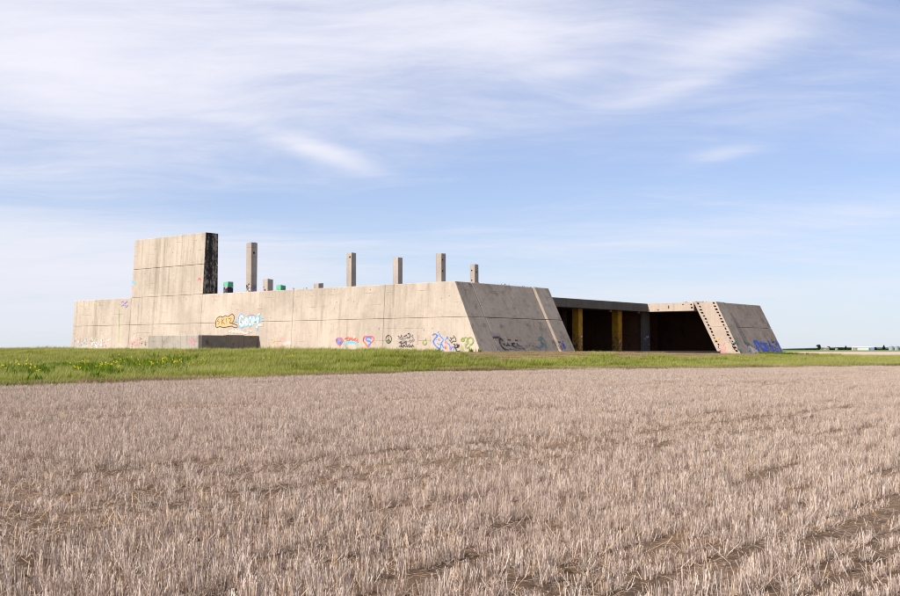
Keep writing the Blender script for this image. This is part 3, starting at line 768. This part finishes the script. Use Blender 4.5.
graffiti('wall', (190, 220, 4.256), [('fade_pink', .3, [(380, 510), (395, 500), (410, 520)]), ('orange', .16, [(350, 525), (362, 512), (372, 528)]), ('fade_white', .4, [(395, 530), (420, 522), (430, 530)]), ('fade_pink', .2, [(360, 538), (400, 535)])], label='faded orange and white scrawl')
# sloping end, near block
z5 = (485, 325, 10)
graffiti('slope', z5, scrib(300, 225, 230, 70, 30, 'faint_grey', .08, .5) + scrib(280, 215, 180, 70, 16, 'black', .09, .35) + scrib(560, 200, 150, 90, 16, 'faint_grey', .09, .4) + scrib(580, 190, 90, 80, 6, 'teal', .10, .4))
graffiti('slope_out', z5, scrib(760, 205, 80, 80, 12, 'black', .08, .4) + scrib(780, 210, 50, 60, 6, 'dblue', .09, .5))
graffiti('slope', z5, [('black', .16, [(78, 128), (145, 126)]), ('black', .24, [(150, 135), (145, 170), (165, 215), (205, 248)]), ('black', .16, [(150, 130), (180, 155)])] +
         [('black', .16, pts) for pts in ([(225, 150), (258, 148)], [(300, 152), (328, 156)], [(220, 183), (232, 182)], [(262, 190), (290, 183)], [(185, 195), (200, 200)], [(315, 180), (330, 200), (350, 212), (368, 214)], [(210, 205), (240, 200), (250, 220)], [(270, 200), (275, 220), (300, 230)])] +
         [('grey_dull', .25, [(225, 240), (260, 225), (300, 240)]), ('black', .12, [(330, 245), (360, 225), (400, 245)]), ('faint_grey', .14, [(240, 255), (300, 262)]), ('faint_grey', .14, [(305, 225), (340, 250), (350, 262)]),
          ('black', .12, [(440, 205), (447, 208)]), ('black', .12, [(475, 208), (485, 212)]), ('black', .10, [(410, 205), (416, 208)]), ('dblue', .16, [(530, 225), (548, 230)]), ('teal', .18, [(530, 150), (560, 120), (590, 150)]), ('teal', .14, [(575, 170), (560, 185), (590, 190)]),
          ('black', .1, [(505, 212), (520, 220)]), ('teal', .12, [(600, 215), (625, 225)]), ('grey_dull', .3, [(60, 85), (100, 100), (135, 90)]), ('grey_dull', .2, [(120, 190), (135, 250)])], label='large black scrawl on the sloping concrete')
graffiti('slope_out', z5, [('black', .12, [(700, 185), (706, 190)]), ('black', .12, [(735, 175), (750, 172)]), ('black', .12, [(745, 238), (755, 242)]), ('dblue', .22, [(770, 180), (785, 190)]), ('dblue', .30, [(785, 205), (812, 232)]), ('black', .1, [(685, 150), (690, 165)]), ('black', .1, [(700, 198), (712, 202)]), ('faint_grey', .12, [(770, 215), (790, 245)])])
# right wing
z6 = (725, 325, 15)
graffiti('slope', z6, scrib(700, 320, 180, 150, 16, 'dblue', .11, .5) + scrib(560, 310, 220, 120, 12, 'dblue', .13, .5) + scrib(700, 330, 200, 140, 10, 'black', .09, .4) + scrib(350, 330, 200, 120, 12, 'teal', .12, .4) + scrib(380, 370, 220, 80, 14, 'fade_white', .2, .5))
graffiti('slope', z6, [('dblue', .5, [(425, 245), (455, 285), (480, 320), (500, 385)]), ('dblue', .4, [(430, 245), (490, 250), (500, 300)]), ('dblue', .35, [(525, 250), (550, 280)]), ('dblue', .5, [(560, 285), (600, 300), (650, 360)]), ('dblue', .45, [(530, 345), (580, 370), (650, 365)]),
                      ('dblue', .35, [(635, 230), (680, 290), (735, 415)]), ('dblue', .5, [(755, 235), (800, 310), (850, 410)]), ('dblue', .2, [(700, 310), (740, 330), (775, 390)]), ('dblue', .25, [(760, 390), (830, 400)]), ('black', .12, [(690, 240), (740, 245)]), ('black', .14, [(700, 265), (740, 262)]),
                      ('black', .14, [(770, 350), (790, 365)]), ('olive', .12, [(450, 275), (470, 290)]), ('black', .12, [(650, 262), (690, 340)]), ('cyan', .12, [(715, 320), (735, 345), (745, 380)]), ('teal', .3, [(500, 290), (530, 270)])], label='bold blue lettering on the far sloping wall')
graffiti('slope', z6, [('teal', .35, [(240, 250), (300, 262), (310, 285)]), ('teal', .3, [(340, 265), (375, 285)]), ('fade_white', .4, [(245, 300), (275, 325)]), ('fade_white', .4, [(285, 310), (320, 320)]),
                      ('fade_white', .6, [(290, 350), (370, 340), (440, 380)]), ('fade_white', .5, [(320, 395), (420, 400), (500, 405)])], label='teal strokes over a dusty whitewash patch')
graffiti('slope_out', z6, [('teal', .3, [(90, 270), (110, 290)]), ('teal', .35, [(130, 290), (180, 255)]), ('black', .35, [(105, 310), (150, 380)]), ('teal', .4, [(180, 350), (215, 380), (250, 400)]), ('teal', .25, [(60, 225), (85, 260)])])
graffiti('leg', (690, 296, 9.93), [('orange', .35, [(250, 415), (290, 430)]), ('fade_pink', .6, [(290, 450), (340, 480)]), ('fade_pink', .5, [(290, 500), (350, 520)]), ('pink', .16, [(300, 553), (365, 556)]), ('fade_pink', .4, [(310, 530), (350, 545)])], label='orange and pink washes on the sloping leg')
# tags on columns
def col_tag(face, v, u, z0, z1, col_list, w_=0.98, n_=7):
    vs, fs, idx, mats = [], [], [], []
    for k in range(n_):
        c_ = random.choice(col_list)
        if P[c_] not in mats: mats.append(P[c_])
        s_ = random.uniform(0.1, w_ - 0.3); z = random.uniform(z0, z1); a_ = random.uniform(.12, .32); h_ = random.uniform(.12, .4)
        q = [(s_, z), (s_ + a_, z + random.uniform(-.1, .1)), (s_ + a_ * .8, z + h_), (s_ + a_ * .1, z + h_ * .7)]
        n0 = len(vs)
        for (a2, b2) in q: vs.append((v - 0.006 - .001 * k, u + a2, b2) if face == 'b' else (v + a2, u - 0.006 - .001 * k, b2))
        fs.append((n0, n0 + 1, n0 + 2, n0 + 3)); idx.append(mats.index(P[c_]))
    link('graffiti', vs, fs, None, ruin, mats=mats, idx=idx)
v, u = kcol(251.1, 107)
col_tag('b', v - .49, u - .49, 8.9, 9.9, ['black', 'white', 'faint_grey'], n_=12); col_tag('a', v - .49, u - .49, 8.8, 9.9, ['black', 'violet', 'faint_grey'], n_=12)
col_tag('b', 19.4 - .49, 49 - .49, 9.0, 10.2, ['pink', 'white', 'black'], n_=9)
col_tag('b', 19.7 - .49, 57.96 - .49, 9.3, 10.4, ['pink', 'violet', 'black'], n_=8)
for v in (39.7, 50.0):
    col_tag('a', v, 11.1, 1.6, 3.6, ['black', 'white', 'red', 'faint_grey'], 1.0, 10); col_tag('b', v, 11.1, 1.8, 3.4, ['black', 'faint_grey'], 1.0, 6)
col_tag('a', 56.9, 11.0, 1.6, 3.9, ['black', 'dblue', 'faint_grey', 'white'], 1.9, 16)

# ------------------------------------------------------------------ far farm on the plain
DF = 1500.0
def fx(px_): return (px_ - 450) / F * DF
ZG = 0.16
def fbox(name, x0, x1, y0, y1, z0, z1, mat, parent):
    return hexa(name, [(x0, y0, z0), (x1, y0, z0), (x1, y1, z0), (x0, y1, z0), (x0, y0, z1), (x1, y0, z1), (x1, y1, z1), (x0, y1, z1)], mat, parent, 0)
def gable(name, x0, x1, y0, y1, z0, z1, mat, parent):
    xm = (x0 + x1) / 2; ym = (y0 + y1) / 2
    return link(name, [(x0 - .3, y0 - .3, z0), (x1 + .3, y0 - .3, z0), (x1 + .3, y1 + .3, z0), (x0 - .3, y1 + .3, z0), (x0 - .3, ym, z1), (x1 + .3, ym, z1)], [(0, 1, 5, 4), (2, 3, 4, 5), (0, 4, 3), (1, 2, 5), (0, 3, 2, 1)], mat, parent)
def shed(label, x0, x1, h, rise, wallm, roofm, doors, dy=0.0, dep=12):
    X0, X1 = fx(x0), fx(x1)
    t = thing('farm_shed', label, 'shed', ((X0 + X1) / 2, DF + dy, ZG))
    hw = (X1 - X0) / 2
    fbox('wall', -hw, hw, 0, dep, 0, h, wallm, t)
    gable('roof', -hw, hw, 0, dep, h + .01, h + rise, roofm, t)
    for a_, b_, c_ in doors: fbox('door', a_ * hw, b_ * hw, -0.12, 0.05, 0.05, c_, M['blue_metal'], t)
    return t
shed('long white metal shed on the horizon between the dark trees and silos', 854.5, 869, 4.2, 1.2, M['white_metal'], M['white_metal'], ((0.88, 0.97, 3.4),))
shed('small blue-grey shed just right of the long white shed', 870.2, 874, 3.9, 0.8, M['blue_metal'], M['white_metal'], ((-.2, .3, 3.0),))
shed('small pinkish shed at the left end of the long white shed', 852.3, 854.2, 3.2, 1.0, M['pink_wall'], M['pink_wall'], (), -10)
shed('pale pink farmhouse beside the round dark tree on the horizon', 821.5, 825, 2.6, 1.8, M['pink_wall'], M['pink_wall'], ((-.3, -.1, 2.0),), -15, 8)
shed('tiny pale cottage among the dark trees at the horizon', 831, 832.2, 1.8, 1.0, M['pink_wall'], M['pink_wall'], (), -20, 6)
def silo(cx, label):
    t = thing('grain_silo', label, 'silo', (fx(cx), DF, ZG), group='grain silos at the right edge of the horizon')
    n_ = 20; r = 3.3
    vs, fs = [], []
    for zz, rr in ((0, r), (5.2, r)):
        for k in range(n_): vs.append((rr * math.cos(k * 2 * math.pi / n_), rr * math.sin(k * 2 * math.pi / n_), zz))
    for k in range(n_): fs.append((k, (k + 1) % n_, n_ + (k + 1) % n_, n_ + k))
    link('drum', vs, fs, M['galv'], t)
    vs, fs = [], []
    for zz, rr in ((5.15, r + .15), (6.9, 0.5)):
        for k in range(n_): vs.append((rr * math.cos(k * 2 * math.pi / n_), rr * math.sin(k * 2 * math.pi / n_), zz))
    for k in range(n_): fs.append((k, (k + 1) % n_, n_ + (k + 1) % n_, n_ + k))
    fs.append(tuple(range(n_, 2 * n_)))
    link('roof', vs, fs, M['galv'], t)
    fbox('hatch', -.5, .5, -.5, .5, 6.91, 7.4, M['galv'], t)
silo(890.6, 'round steel grain silo nearest the long white shed')
silo(896.0, 'middle one of the three grain silos by the horizon')
silo(901.2, 'grain silo cut by the right edge of the picture')
def tree(cx, h, wd, label, dy=0.0, cone=False):
    t = thing('pine_tree' if cone else 'broadleaf_tree', label, 'tree', (fx(cx), DF + dy, ZG), group='trees along the horizon')
    vs, fs = [], []
    tube(vs, fs, (0, 0, 0), (0.1, 0, h * .55), 0.22)
    for k in range(4):
        a_ = k * 1.6; tube(vs, fs, (0, 0, h * (.25 + .07 * k)), (wd * .3 * math.cos(a_), wd * .3 * math.sin(a_), h * (.5 + .08 * k)), .1)
    link('trunk', vs, fs, M['bark'], t)
    vs, fs = [], []
    clumps = [(random.uniform(-.3, .3) * wd, random.uniform(-.3, .3) * wd, random.uniform(.3, .85)) for _ in range(9)]
    for k in range(420):
        if cone:
            zz = random.uniform(.1, 1.0); rr = wd / 2 * (1.05 - zz) * random.uniform(.5, 1.1); a_ = random.uniform(0, 6.28)
            c_ = Vector((rr * math.cos(a_), rr * math.sin(a_), zz * h))
        else:
            q = random.choice(clumps); d = Vector((random.gauss(0, 1), random.gauss(0, 1), random.gauss(0, 1))).normalized() * wd * random.uniform(.12, .24)
            c_ = Vector((q[0], q[1], q[2] * h)) + d
            c_.z = max(h * .12, min(h, c_.z))
        s_ = random.uniform(.55, 1.0); a_ = Vector((random.uniform(-1, 1), random.uniform(-1, 1), random.uniform(-1, 1))).normalized() * s_
        b_ = a_.orthogonal().normalized() * s_ * .7
        n0 = len(vs); vs += [tuple(c_ - a_), tuple(c_ + b_), tuple(c_ + a_), tuple(c_ - b_)]; fs.append((n0, n0 + 1, n0 + 2, n0 + 3))
    link('crown', vs, fs, M['tree_leaf'], t)
tree(818.7, 8.0, 6.6, 'tall round dark tree standing alone left on the horizon')
tree(831.2, 5.6, 6.6, 'broad low dark tree in the middle of the horizon windbreak', 12)
tree(847.4, 5.9, 4.6, 'small dark tree poking above the windbreak left of the sheds', 8, True)
tree(883.4, 6.9, 5.6, 'pointed dark pine between the sheds and the silos', 0, True)
tree(876.3, 4.2, 4.6, 'low dark bush-like tree just right of the small blue shed', 5)
# far windbreak mass: reads as one dark band
vs, fs = [], []
def band(x0, x1, h0, h1, n_, dy):
    for k in range(n_):
        t = random.random(); x = fx(x0 + (x1 - x0) * t) * (1 + dy / DF)
        hh = 1.3 * (h0 + (h1 - h0) * t) * (0.75 + 0.35 * noise.noise(Vector((x * .08, 1, 0))))
        c_ = Vector((x, DF + dy + random.uniform(-6, 6), ZG + random.uniform(0.05, 1) * hh)); s_ = random.uniform(.6, 1.1)
        a_ = Vector((random.uniform(-1, 1), random.uniform(-1, 1), random.uniform(-1, 1))).normalized() * s_; b_ = a_.orthogonal().normalized() * s_ * .8
        n0 = len(vs); vs.extend([tuple(c_ - a_), tuple(c_ + b_), tuple(c_ + a_), tuple(c_ - b_)]); fs.append((n0, n0 + 1, n0 + 2, n0 + 3))
band(783, 818, 0.8, 2.4, 1500, 60); band(825, 852, 3.4, 3.2, 3000, 30); band(872, 889, 1.8, 2.0, 900, 20); band(905, 1000, 2.2, 3.0, 1500, 40)
tag(link('distant_windbreak', vs, fs, M['tree_leaf']), 'dark band of windbreak trees along the horizon', 'trees', kind='stuff')
# low rise far behind
vs, fs = [], []
prof = [(300, 0), (600, 1), (740, 3), (800, 4), (822, 8), (850, 9.5), (880, 9), (920, 6), (1000, 3), (1200, 0)]
DH = 3800.0
for x, h in prof:
    X = (x - 450) / F * DH
    vs += [(X, DH - 500, ZG + .02), (X, DH, ZG + h * 0.95), (X, DH + 900, ZG - .5)]
for i in range(len(prof) - 1):
    for j in range(2):
        a0 = i * 3 + j; fs.append((a0, a0 + 3, a0 + 4, a0 + 1))
hill = link('hills', vs, fs, plain('far_pasture', (0.07, 0.10, 0.09), 1.0, 0.2, 0.01)); hill['kind'] = 'structure'

# ------------------------------------------------------------------ vegetation patches
def patch_obj(name, builder, mats):
    vs, fs, tone, idx = [], [], [], []
    builder(vs, fs, tone, idx)
    me = bpy.data.meshes.new(name); me.from_pydata(vs, [], fs)
    for m_ in mats: me.materials.append(m_)
    if idx: me.polygons.foreach_set('material_index', idx)
    at = me.color_attributes.new('tone', 'FLOAT_COLOR', 'POINT')
    flat = []
    for t in tone: flat += [t[0], t[1], 0, 1]
    at.data.foreach_set('color', flat)
    return bpy.data.objects.new(name, me)
def stem(vs, fs, tone, idx, x, y, h, w_, lean, la, tn, tip, z0=0.0, mi=0):
    a_ = random.uniform(0, math.pi); dx, dy = math.cos(a_) * w_ / 2, math.sin(a_) * w_ / 2
    tx, ty = x + lean * math.cos(la), y + lean * math.sin(la)
    n0 = len(vs)
    vs += [(x - dx, y - dy, z0), (x + dx, y + dy, z0), (tx + dx * .8, ty + dy * .8, z0 + h), (tx - dx * .8, ty - dy * .8, z0 + h)]
    fs.append((n0, n0 + 1, n0 + 2, n0 + 3)); idx.append(mi)
    tone += [(tn, tip)] * 4
def bent(vs, fs, tone, idx, x, y, h, w_, lean, la, tn, tip, mi=0):
    a_ = la + math.pi / 2 + random.uniform(-.5, .5); dx, dy = math.cos(a_) * w_ / 2, math.sin(a_) * w_ / 2
    cx, cy = math.cos(la) * lean, math.sin(la) * lean
    n0 = len(vs)
    vs += [(x - dx, y - dy, -.03), (x + dx, y + dy, -.03), (x + cx * .35 + dx, y + cy * .35 + dy, h * .6), (x + cx * .35 - dx, y + cy * .35 - dy, h * .6), (x + cx, y + cy, h)]
    fs += [(n0, n0 + 1, n0 + 2, n0 + 3), (n0 + 3, n0 + 2, n0 + 4)]; idx += [mi, mi]
    tone += [(tn * .7, 0), (tn * .7, 0), (tn, tip * .4), (tn, tip * .4), (tn, tip)]
ROW = 0.25; PS = 1.5
def stubble(dens_, hmul, litter):
    def f(vs, fs, tone, idx):
        for r in range(int(PS / ROW)):
            yr = -PS / 2 + ROW * (r + .5)
            x = -PS / 2
            gapn = random.uniform(0, 100); rowf = random.uniform(.75, 1.2)
            if random.random() < .07: continue
            while x < PS / 2:
                x += random.expovariate(dens_)
                if noise.noise(Vector((x * 3.0, gapn, 0))) < -0.30 or random.random() < .05: x += .04; continue
                hc = random.gauss(.122, .02) * hmul * rowf; tc = random.random(); cy = yr + random.gauss(0, .018)
                cla = random.uniform(0, 6.28); cln = abs(random.gauss(0, .012)); tipc = (random.random() < .15) * .8
                for q in range(random.randint(6, 14)):
                    h = hc * random.gauss(1, .13)
                    if random.random() < .2: h *= random.uniform(.3, .8)
                    la = cla + random.gauss(0, 1.4); ln = cln + abs(random.gauss(0, .022)) + (random.random() < .07) * random.uniform(.04, .12)
                    stem(vs, fs, tone, idx, x + random.gauss(0, .02), cy + random.gauss(0, .022), max(.04, h), random.uniform(.0028, .0052), ln, la,
                         min(1, max(0, .15 + tc * .5 + random.gauss(.15, .36))), tipc * random.random(), -.02)
        for k in range(litter):                # loose chaff and fallen straw
            x, y = random.uniform(-PS / 2, PS / 2), random.uniform(-PS / 2, PS / 2)
            a_ = random.uniform(0, 6.28); l_ = random.uniform(.03, .13) if random.random() < .95 else random.uniform(.2, .35); z = random.uniform(.002, .03); w_ = random.uniform(.003, .006)
            dx, dy = math.cos(a_) * l_ / 2, math.sin(a_) * l_ / 2; nx, ny = -math.sin(a_) * w_ / 2, math.cos(a_) * w_ / 2
            zz = z + random.uniform(0, .06) * (random.random() < .4) + (l_ > .18) * random.uniform(.05, .16)
            n0 = len(vs); vs += [(x - dx - nx, y - dy - ny, z), (x - dx + nx, y - dy + ny, z), (x + dx + nx, y + dy + ny, zz), (x + dx - nx, y + dy - ny, zz)]
            fs.append((n0, n0 + 1, n0 + 2, n0 + 3)); idx.append(0); t = random.random() * .75; tone += [(t, .8 * (random.random() < .4))] * 4
    return f
def grassf(n_, h0, h1, seed_frac, wind=0.12, mi=0, size=2.4, wd=.010):
    def f(vs, fs, tone, idx):
        for k in range(n_):
            x, y = random.uniform(-size / 2, size / 2) * 1.06, random.uniform(-size / 2, size / 2) * 1.06
            h = random.uniform(h0, h1) * (0.75 + .5 * abs(noise.noise(Vector((x * 1.6, y * 1.6, n_)))))
            sd_ = random.random() < seed_frac
            bent(vs, fs, tone, idx, x, y, h * (1.5 if sd_ else 1), random.uniform(.7, 1.4) * wd, random.uniform(.4, 1.4) * wind, R(20) + random.gauss(0, .9), random.random(), 1.0 if sd_ else .15 * random.random(), mi)
    return f
patches = {
    'stubble': [patch_obj('stubble_patch', stubble(48, 1.0, 420), [M['straw']]) for _ in range(5)] + [patch_obj('stubble_patch', stubble(30, .85, 620), [M['straw']]) for _ in range(2)] + [patch_obj('stubble_patch', stubble(15, .7, 820), [M['straw']])],
    'grass': [patch_obj('grass_patch', grassf(1300, .28, .55, .18, .2, wd=.016), [M['grass']]) for _ in range(4)] + [patch_obj('grass_patch', grassf(1100, .3, .62, .4, .24, wd=.016), [M['grass']]) for _ in range(2)],
    'brown_grass': [patch_obj('dead_grass_patch', grassf(900, .12, .3, .4, wd=.016), [M['brown_grass']]) for _ in range(2)]}
def scatter(name, pts, objs, mat, label, cat):
    """one stuff object: points with yaw, scale and kind, instanced by geometry nodes"""
    me = bpy.data.meshes.new(name)
    me.from_pydata([p[0] for p in pts], [], [])
    for an, ty, k in (('yaw', 'FLOAT', 1), ('size', 'FLOAT', 2), ('which', 'INT', 3)):
        a_ = me.attributes.new(an, ty, 'POINT'); a_.data.foreach_set('value', [p[k] for p in pts])
    me.materials.append(mat)
    o = bpy.data.objects.new(name, me); COL.objects.link(o)
    g = bpy.data.node_groups.new(name + '_nodes', 'GeometryNodeTree')
    g.interface.new_socket('Geometry', in_out='INPUT', socket_type='NodeSocketGeometry'); g.interface.new_socket('Geometry', in_out='OUTPUT', socket_type='NodeSocketGeometry')
    b_ = NB(g)
    gi = b_.n('NodeGroupInput'); go = b_.n('NodeGroupOutput')
    jn = b_.n('GeometryNodeJoinGeometry')
    def attr(nm, ty): return b_.n('GeometryNodeInputNamedAttribute', {'Name': nm}, data_type=ty).outputs[0]
    yaw = attr('yaw', 'FLOAT'); siz = attr('size', 'FLOAT'); wh = attr('which', 'INT')
    rot = b_.n('ShaderNodeCombineXYZ', {2: yaw}).outputs[0]
    scl = b_.n('ShaderNodeCombineXYZ', {0: 1.0, 1: 1.0, 2: siz}).outputs[0]
    for i, ob_ in enumerate(objs):
        oi = b_.n('GeometryNodeObjectInfo'); oi.inputs['Object'].default_value = ob_; oi.inputs['As Instance'].default_value = True
        cmp_ = b_.n('FunctionNodeCompare', None, data_type='INT', operation='EQUAL')
        g.links.new(wh, cmp_.inputs[2]); cmp_.inputs[3].default_value = i
        ip = b_.n('GeometryNodeInstanceOnPoints')
        g.links.new(gi.outputs[0], ip.inputs['Points']); g.links.new(cmp_.outputs[0], ip.inputs['Selection']); g.links.new(oi.outputs['Geometry'], ip.inputs['Instance'])
        g.links.new(rot, ip.inputs['Rotation']); g.links.new(scl, ip.inputs['Scale'])
        g.links.new(ip.outputs[0], jn.inputs[0])
    g.links.new(jn.outputs[0], go.inputs[0])
    md = o.modifiers.new('scatter', 'NODES'); md.node_group = g
    tag(o, label, cat, kind='stuff')
    return o
# stubble, laid out on the row grid (rows run along B)
pts = []
for i in range(-110, 110):
    for j in range(-110, 80):
        v, u = i * PS, j * PS
        x, y = to_world(v, u)
        if y < 2.5 or y > 118 or abs(x) > y * 0.50 + 8: continue
        if y > bound(x) - 0.2: continue
        n_ = noise.noise(Vector((v * .05, u * .22, 0))) + .5 * noise.noise(Vector((v * .3, u * .5, 4)))
        track = (j % 9) in (0, 1) and noise.noise(Vector((v * .04, j, 9))) > -0.05
        k = random.randint(0, 4)
        if n_ < -.30 or track: k = random.choice((5, 6))
        if n_ < -.48 or (track and random.random() < .55): k = 7
        pts.append(((x, y, height(x, y)), PHI + (math.pi if random.random() < .5 else 0), random.uniform(.88, 1.15) * (1 + .25 * n_), k))
scatter('stubble', pts, patches['stubble'], M['straw'], 'pale cut grain stubble in rows across the foreground field', 'stubble')
print('stubble patches', len(pts))
pts, ptb = [], []
GS = 2.3
for i in range(-60, 130):
    for j in range(8, 100):
        x = i * GS + random.uniform(-.3, .3); y = j * GS + random.uniform(-.3, .3)
        if y < bound(x) + 0.9 or abs(x) > y * .52 + 10 or y > 224: continue
        v, u = to_local(x, y)
        if -1.6 < v < 73.5 and -4.8 < u < 66.5: continue
        if -9.8 < v < 0 and 26.6 < u < 38: continue
        z = height(x, y)
        ins = v > 73.5 or u > 66.5
        wob = 2.0 * noise.noise(Vector((x * .12, y * .12, 6)))
        near = ((-9.5 if u < 48 else -5) + wob < v < 74 and -12.3 + wob < u < 68)
        tall = noise.noise(Vector((x * .12, y * .05, 0)))
        sc = random.uniform(.55, .95) * (1 + .35 * tall)
        sc *= min(1, .45 + abs(y - bound(x)) * .10)
        if near:
            sc *= .42
            if random.random() < .72 + .4 * noise.noise(Vector((x * .15, y * .15, 2))) + (.35 if (u < -1 or (0 < u < 38)) else -.3): ptb.append(((x, y, z), random.uniform(-.4, .4), sc, random.randint(0, 1))); continue
        pts.append(((x, y, z), random.uniform(-.4, .4), sc, random.randint(0, 5)))
for k in range(420):
    x = random.uniform(-45, 70); y = bound(x) + random.gauss(.5, .9)
    ptb.append(((x, y, height(x, y)), random.uniform(0, 6.28), random.uniform(.35, 1.0), random.randint(0, 1)))
scatter('grass', pts, patches['grass'], M['grass'], 'rough green grass with pale seed heads on the rise before the bunker', 'grass')
scatter('dead_grass', ptb, patches['brown_grass'], M['brown_grass'], 'brown dead grass along the wall foot and the field edge', 'grass')
print('grass patches', len(pts), len(ptb))
# yellow flowering mustard in the left of the verge
vs, fs, tone, idx = [], [], [], []
def plant(x, y, sc=1.0, fl=True):
    z0 = height(x, y); n1 = len(vs)
    for k in range(15):
        bent(vs, fs, tone, idx, x + random.gauss(0, .12), y + random.gauss(0, .12), random.uniform(.35, .75) * sc, random.uniform(.04, .09), random.uniform(.05, .3), random.uniform(0, 6.28), random.random(), 0)
    if fl:
        for k in range(random.randint(1, 3)):
            c_ = Vector((x + random.gauss(0, .18), y + random.gauss(0, .18), random.uniform(.6, .95) * sc)); s_ = .023
            for q in range(3):
                cc = c_ + Vector((random.gauss(0, .03), random.gauss(0, .03), random.gauss(0, .03)))
                n0 = len(vs); vs.extend([(cc.x - s_, cc.y, cc.z - s_), (cc.x + s_, cc.y, cc.z - s_), (cc.x + s_, cc.y, cc.z + s_), (cc.x - s_, cc.y, cc.z + s_)])
                fs.append((n0, n0 + 1, n0 + 2, n0 + 3)); idx.append(1); tone.extend([(1, 0)] * 4)
    for k in range(n1, len(vs)): vs[k] = (vs[k][0], vs[k][1], vs[k][2] + z0)
cnt = 0
while cnt < 1100:
    px_ = random.gauss(112, 45) if random.random() < .8 else random.uniform(-5, 60); 
    if px_ > 200 or px_ < -20: continue
    d = random.gauss(70, 7) + max(0, (px_ - 60)) * .03
    x = (px_ - 450) / F * d
    if noise.noise(Vector((x * .4, d * .3, 5))) < .02 or d < bound(x) + 5: continue
    plant(x, d, random.uniform(.5, 1.05), random.random() < .06); cnt += 1
for k in range(60):
    px_ = random.uniform(200, 480); d = random.uniform(85, 100) if px_ > 300 else random.uniform(70, 90)
    x = (px_ - 450) / F * d
    if noise.noise(Vector((x * .3, d * .3, 8))) < 0.05 or d < bound(x) + 3: continue
    plant(x, d, .6, random.random() < .3)
for k in range(70):                                   # weeds at the wall foot
    u_ = random.choice((random.gauss(50, 3), random.gauss(32, .6))); v_ = -1.2 if u_ > 38 else -9.6
    x, y = to_world(v_ - random.uniform(0, .6), u_); plant(x, y, .5, False)
for k in range(60):
    x, y = to_world(random.gauss(64, 4), -5.6 - random.uniform(0, 1.5)); plant(x, y, .55, False)
for k in range(26):                                   # first weeds in the stubble edge at the left
    x = random.uniform(-24, -15); y = bound(x) - random.uniform(.3, 2.5); plant(x, y, .4, False)
mo = patch_obj('wild_mustard', lambda a_, b_, c_, d_: (a_.extend(vs), b_.extend(fs), c_.extend(tone), d_.extend(idx)), [M['mustard_leaf'], M['mustard_flower']])
COL.objects.link(mo)
tag(mo, 'bright green wild mustard with yellow flowers in the verge', 'wildflowers', kind='stuff')
# clods and pebbles on the soil near the camera: loose, uncountable
vs, fs = [], []
for k in range(1500):
    y = 4 + 22 * random.random() ** 1.6; x = random.uniform(-.5, .5) * (y + 3)
    s_ = random.uniform(.008, .03); z0 = height(x, y)
    n0 = len(vs)
    for dz in (-.3, .7):
        for a_, b_ in ((-1, -1), (1, -1), (1, 1), (-1, 1)):
            t = 1.0 if dz < 0 else .6
            vs.append((x + a_ * s_ * t * random.uniform(.7, 1.2), y + b_ * s_ * t * random.uniform(.7, 1.2), z0 + dz * s_ * random.uniform(.8, 1.3)))
    for f in HF: fs.append(tuple(n0 + t for t in f))
tag(link('dirt_clods', vs, fs, M['soil']), 'small dry soil clods scattered between the stubble rows', 'clods', kind='stuff')
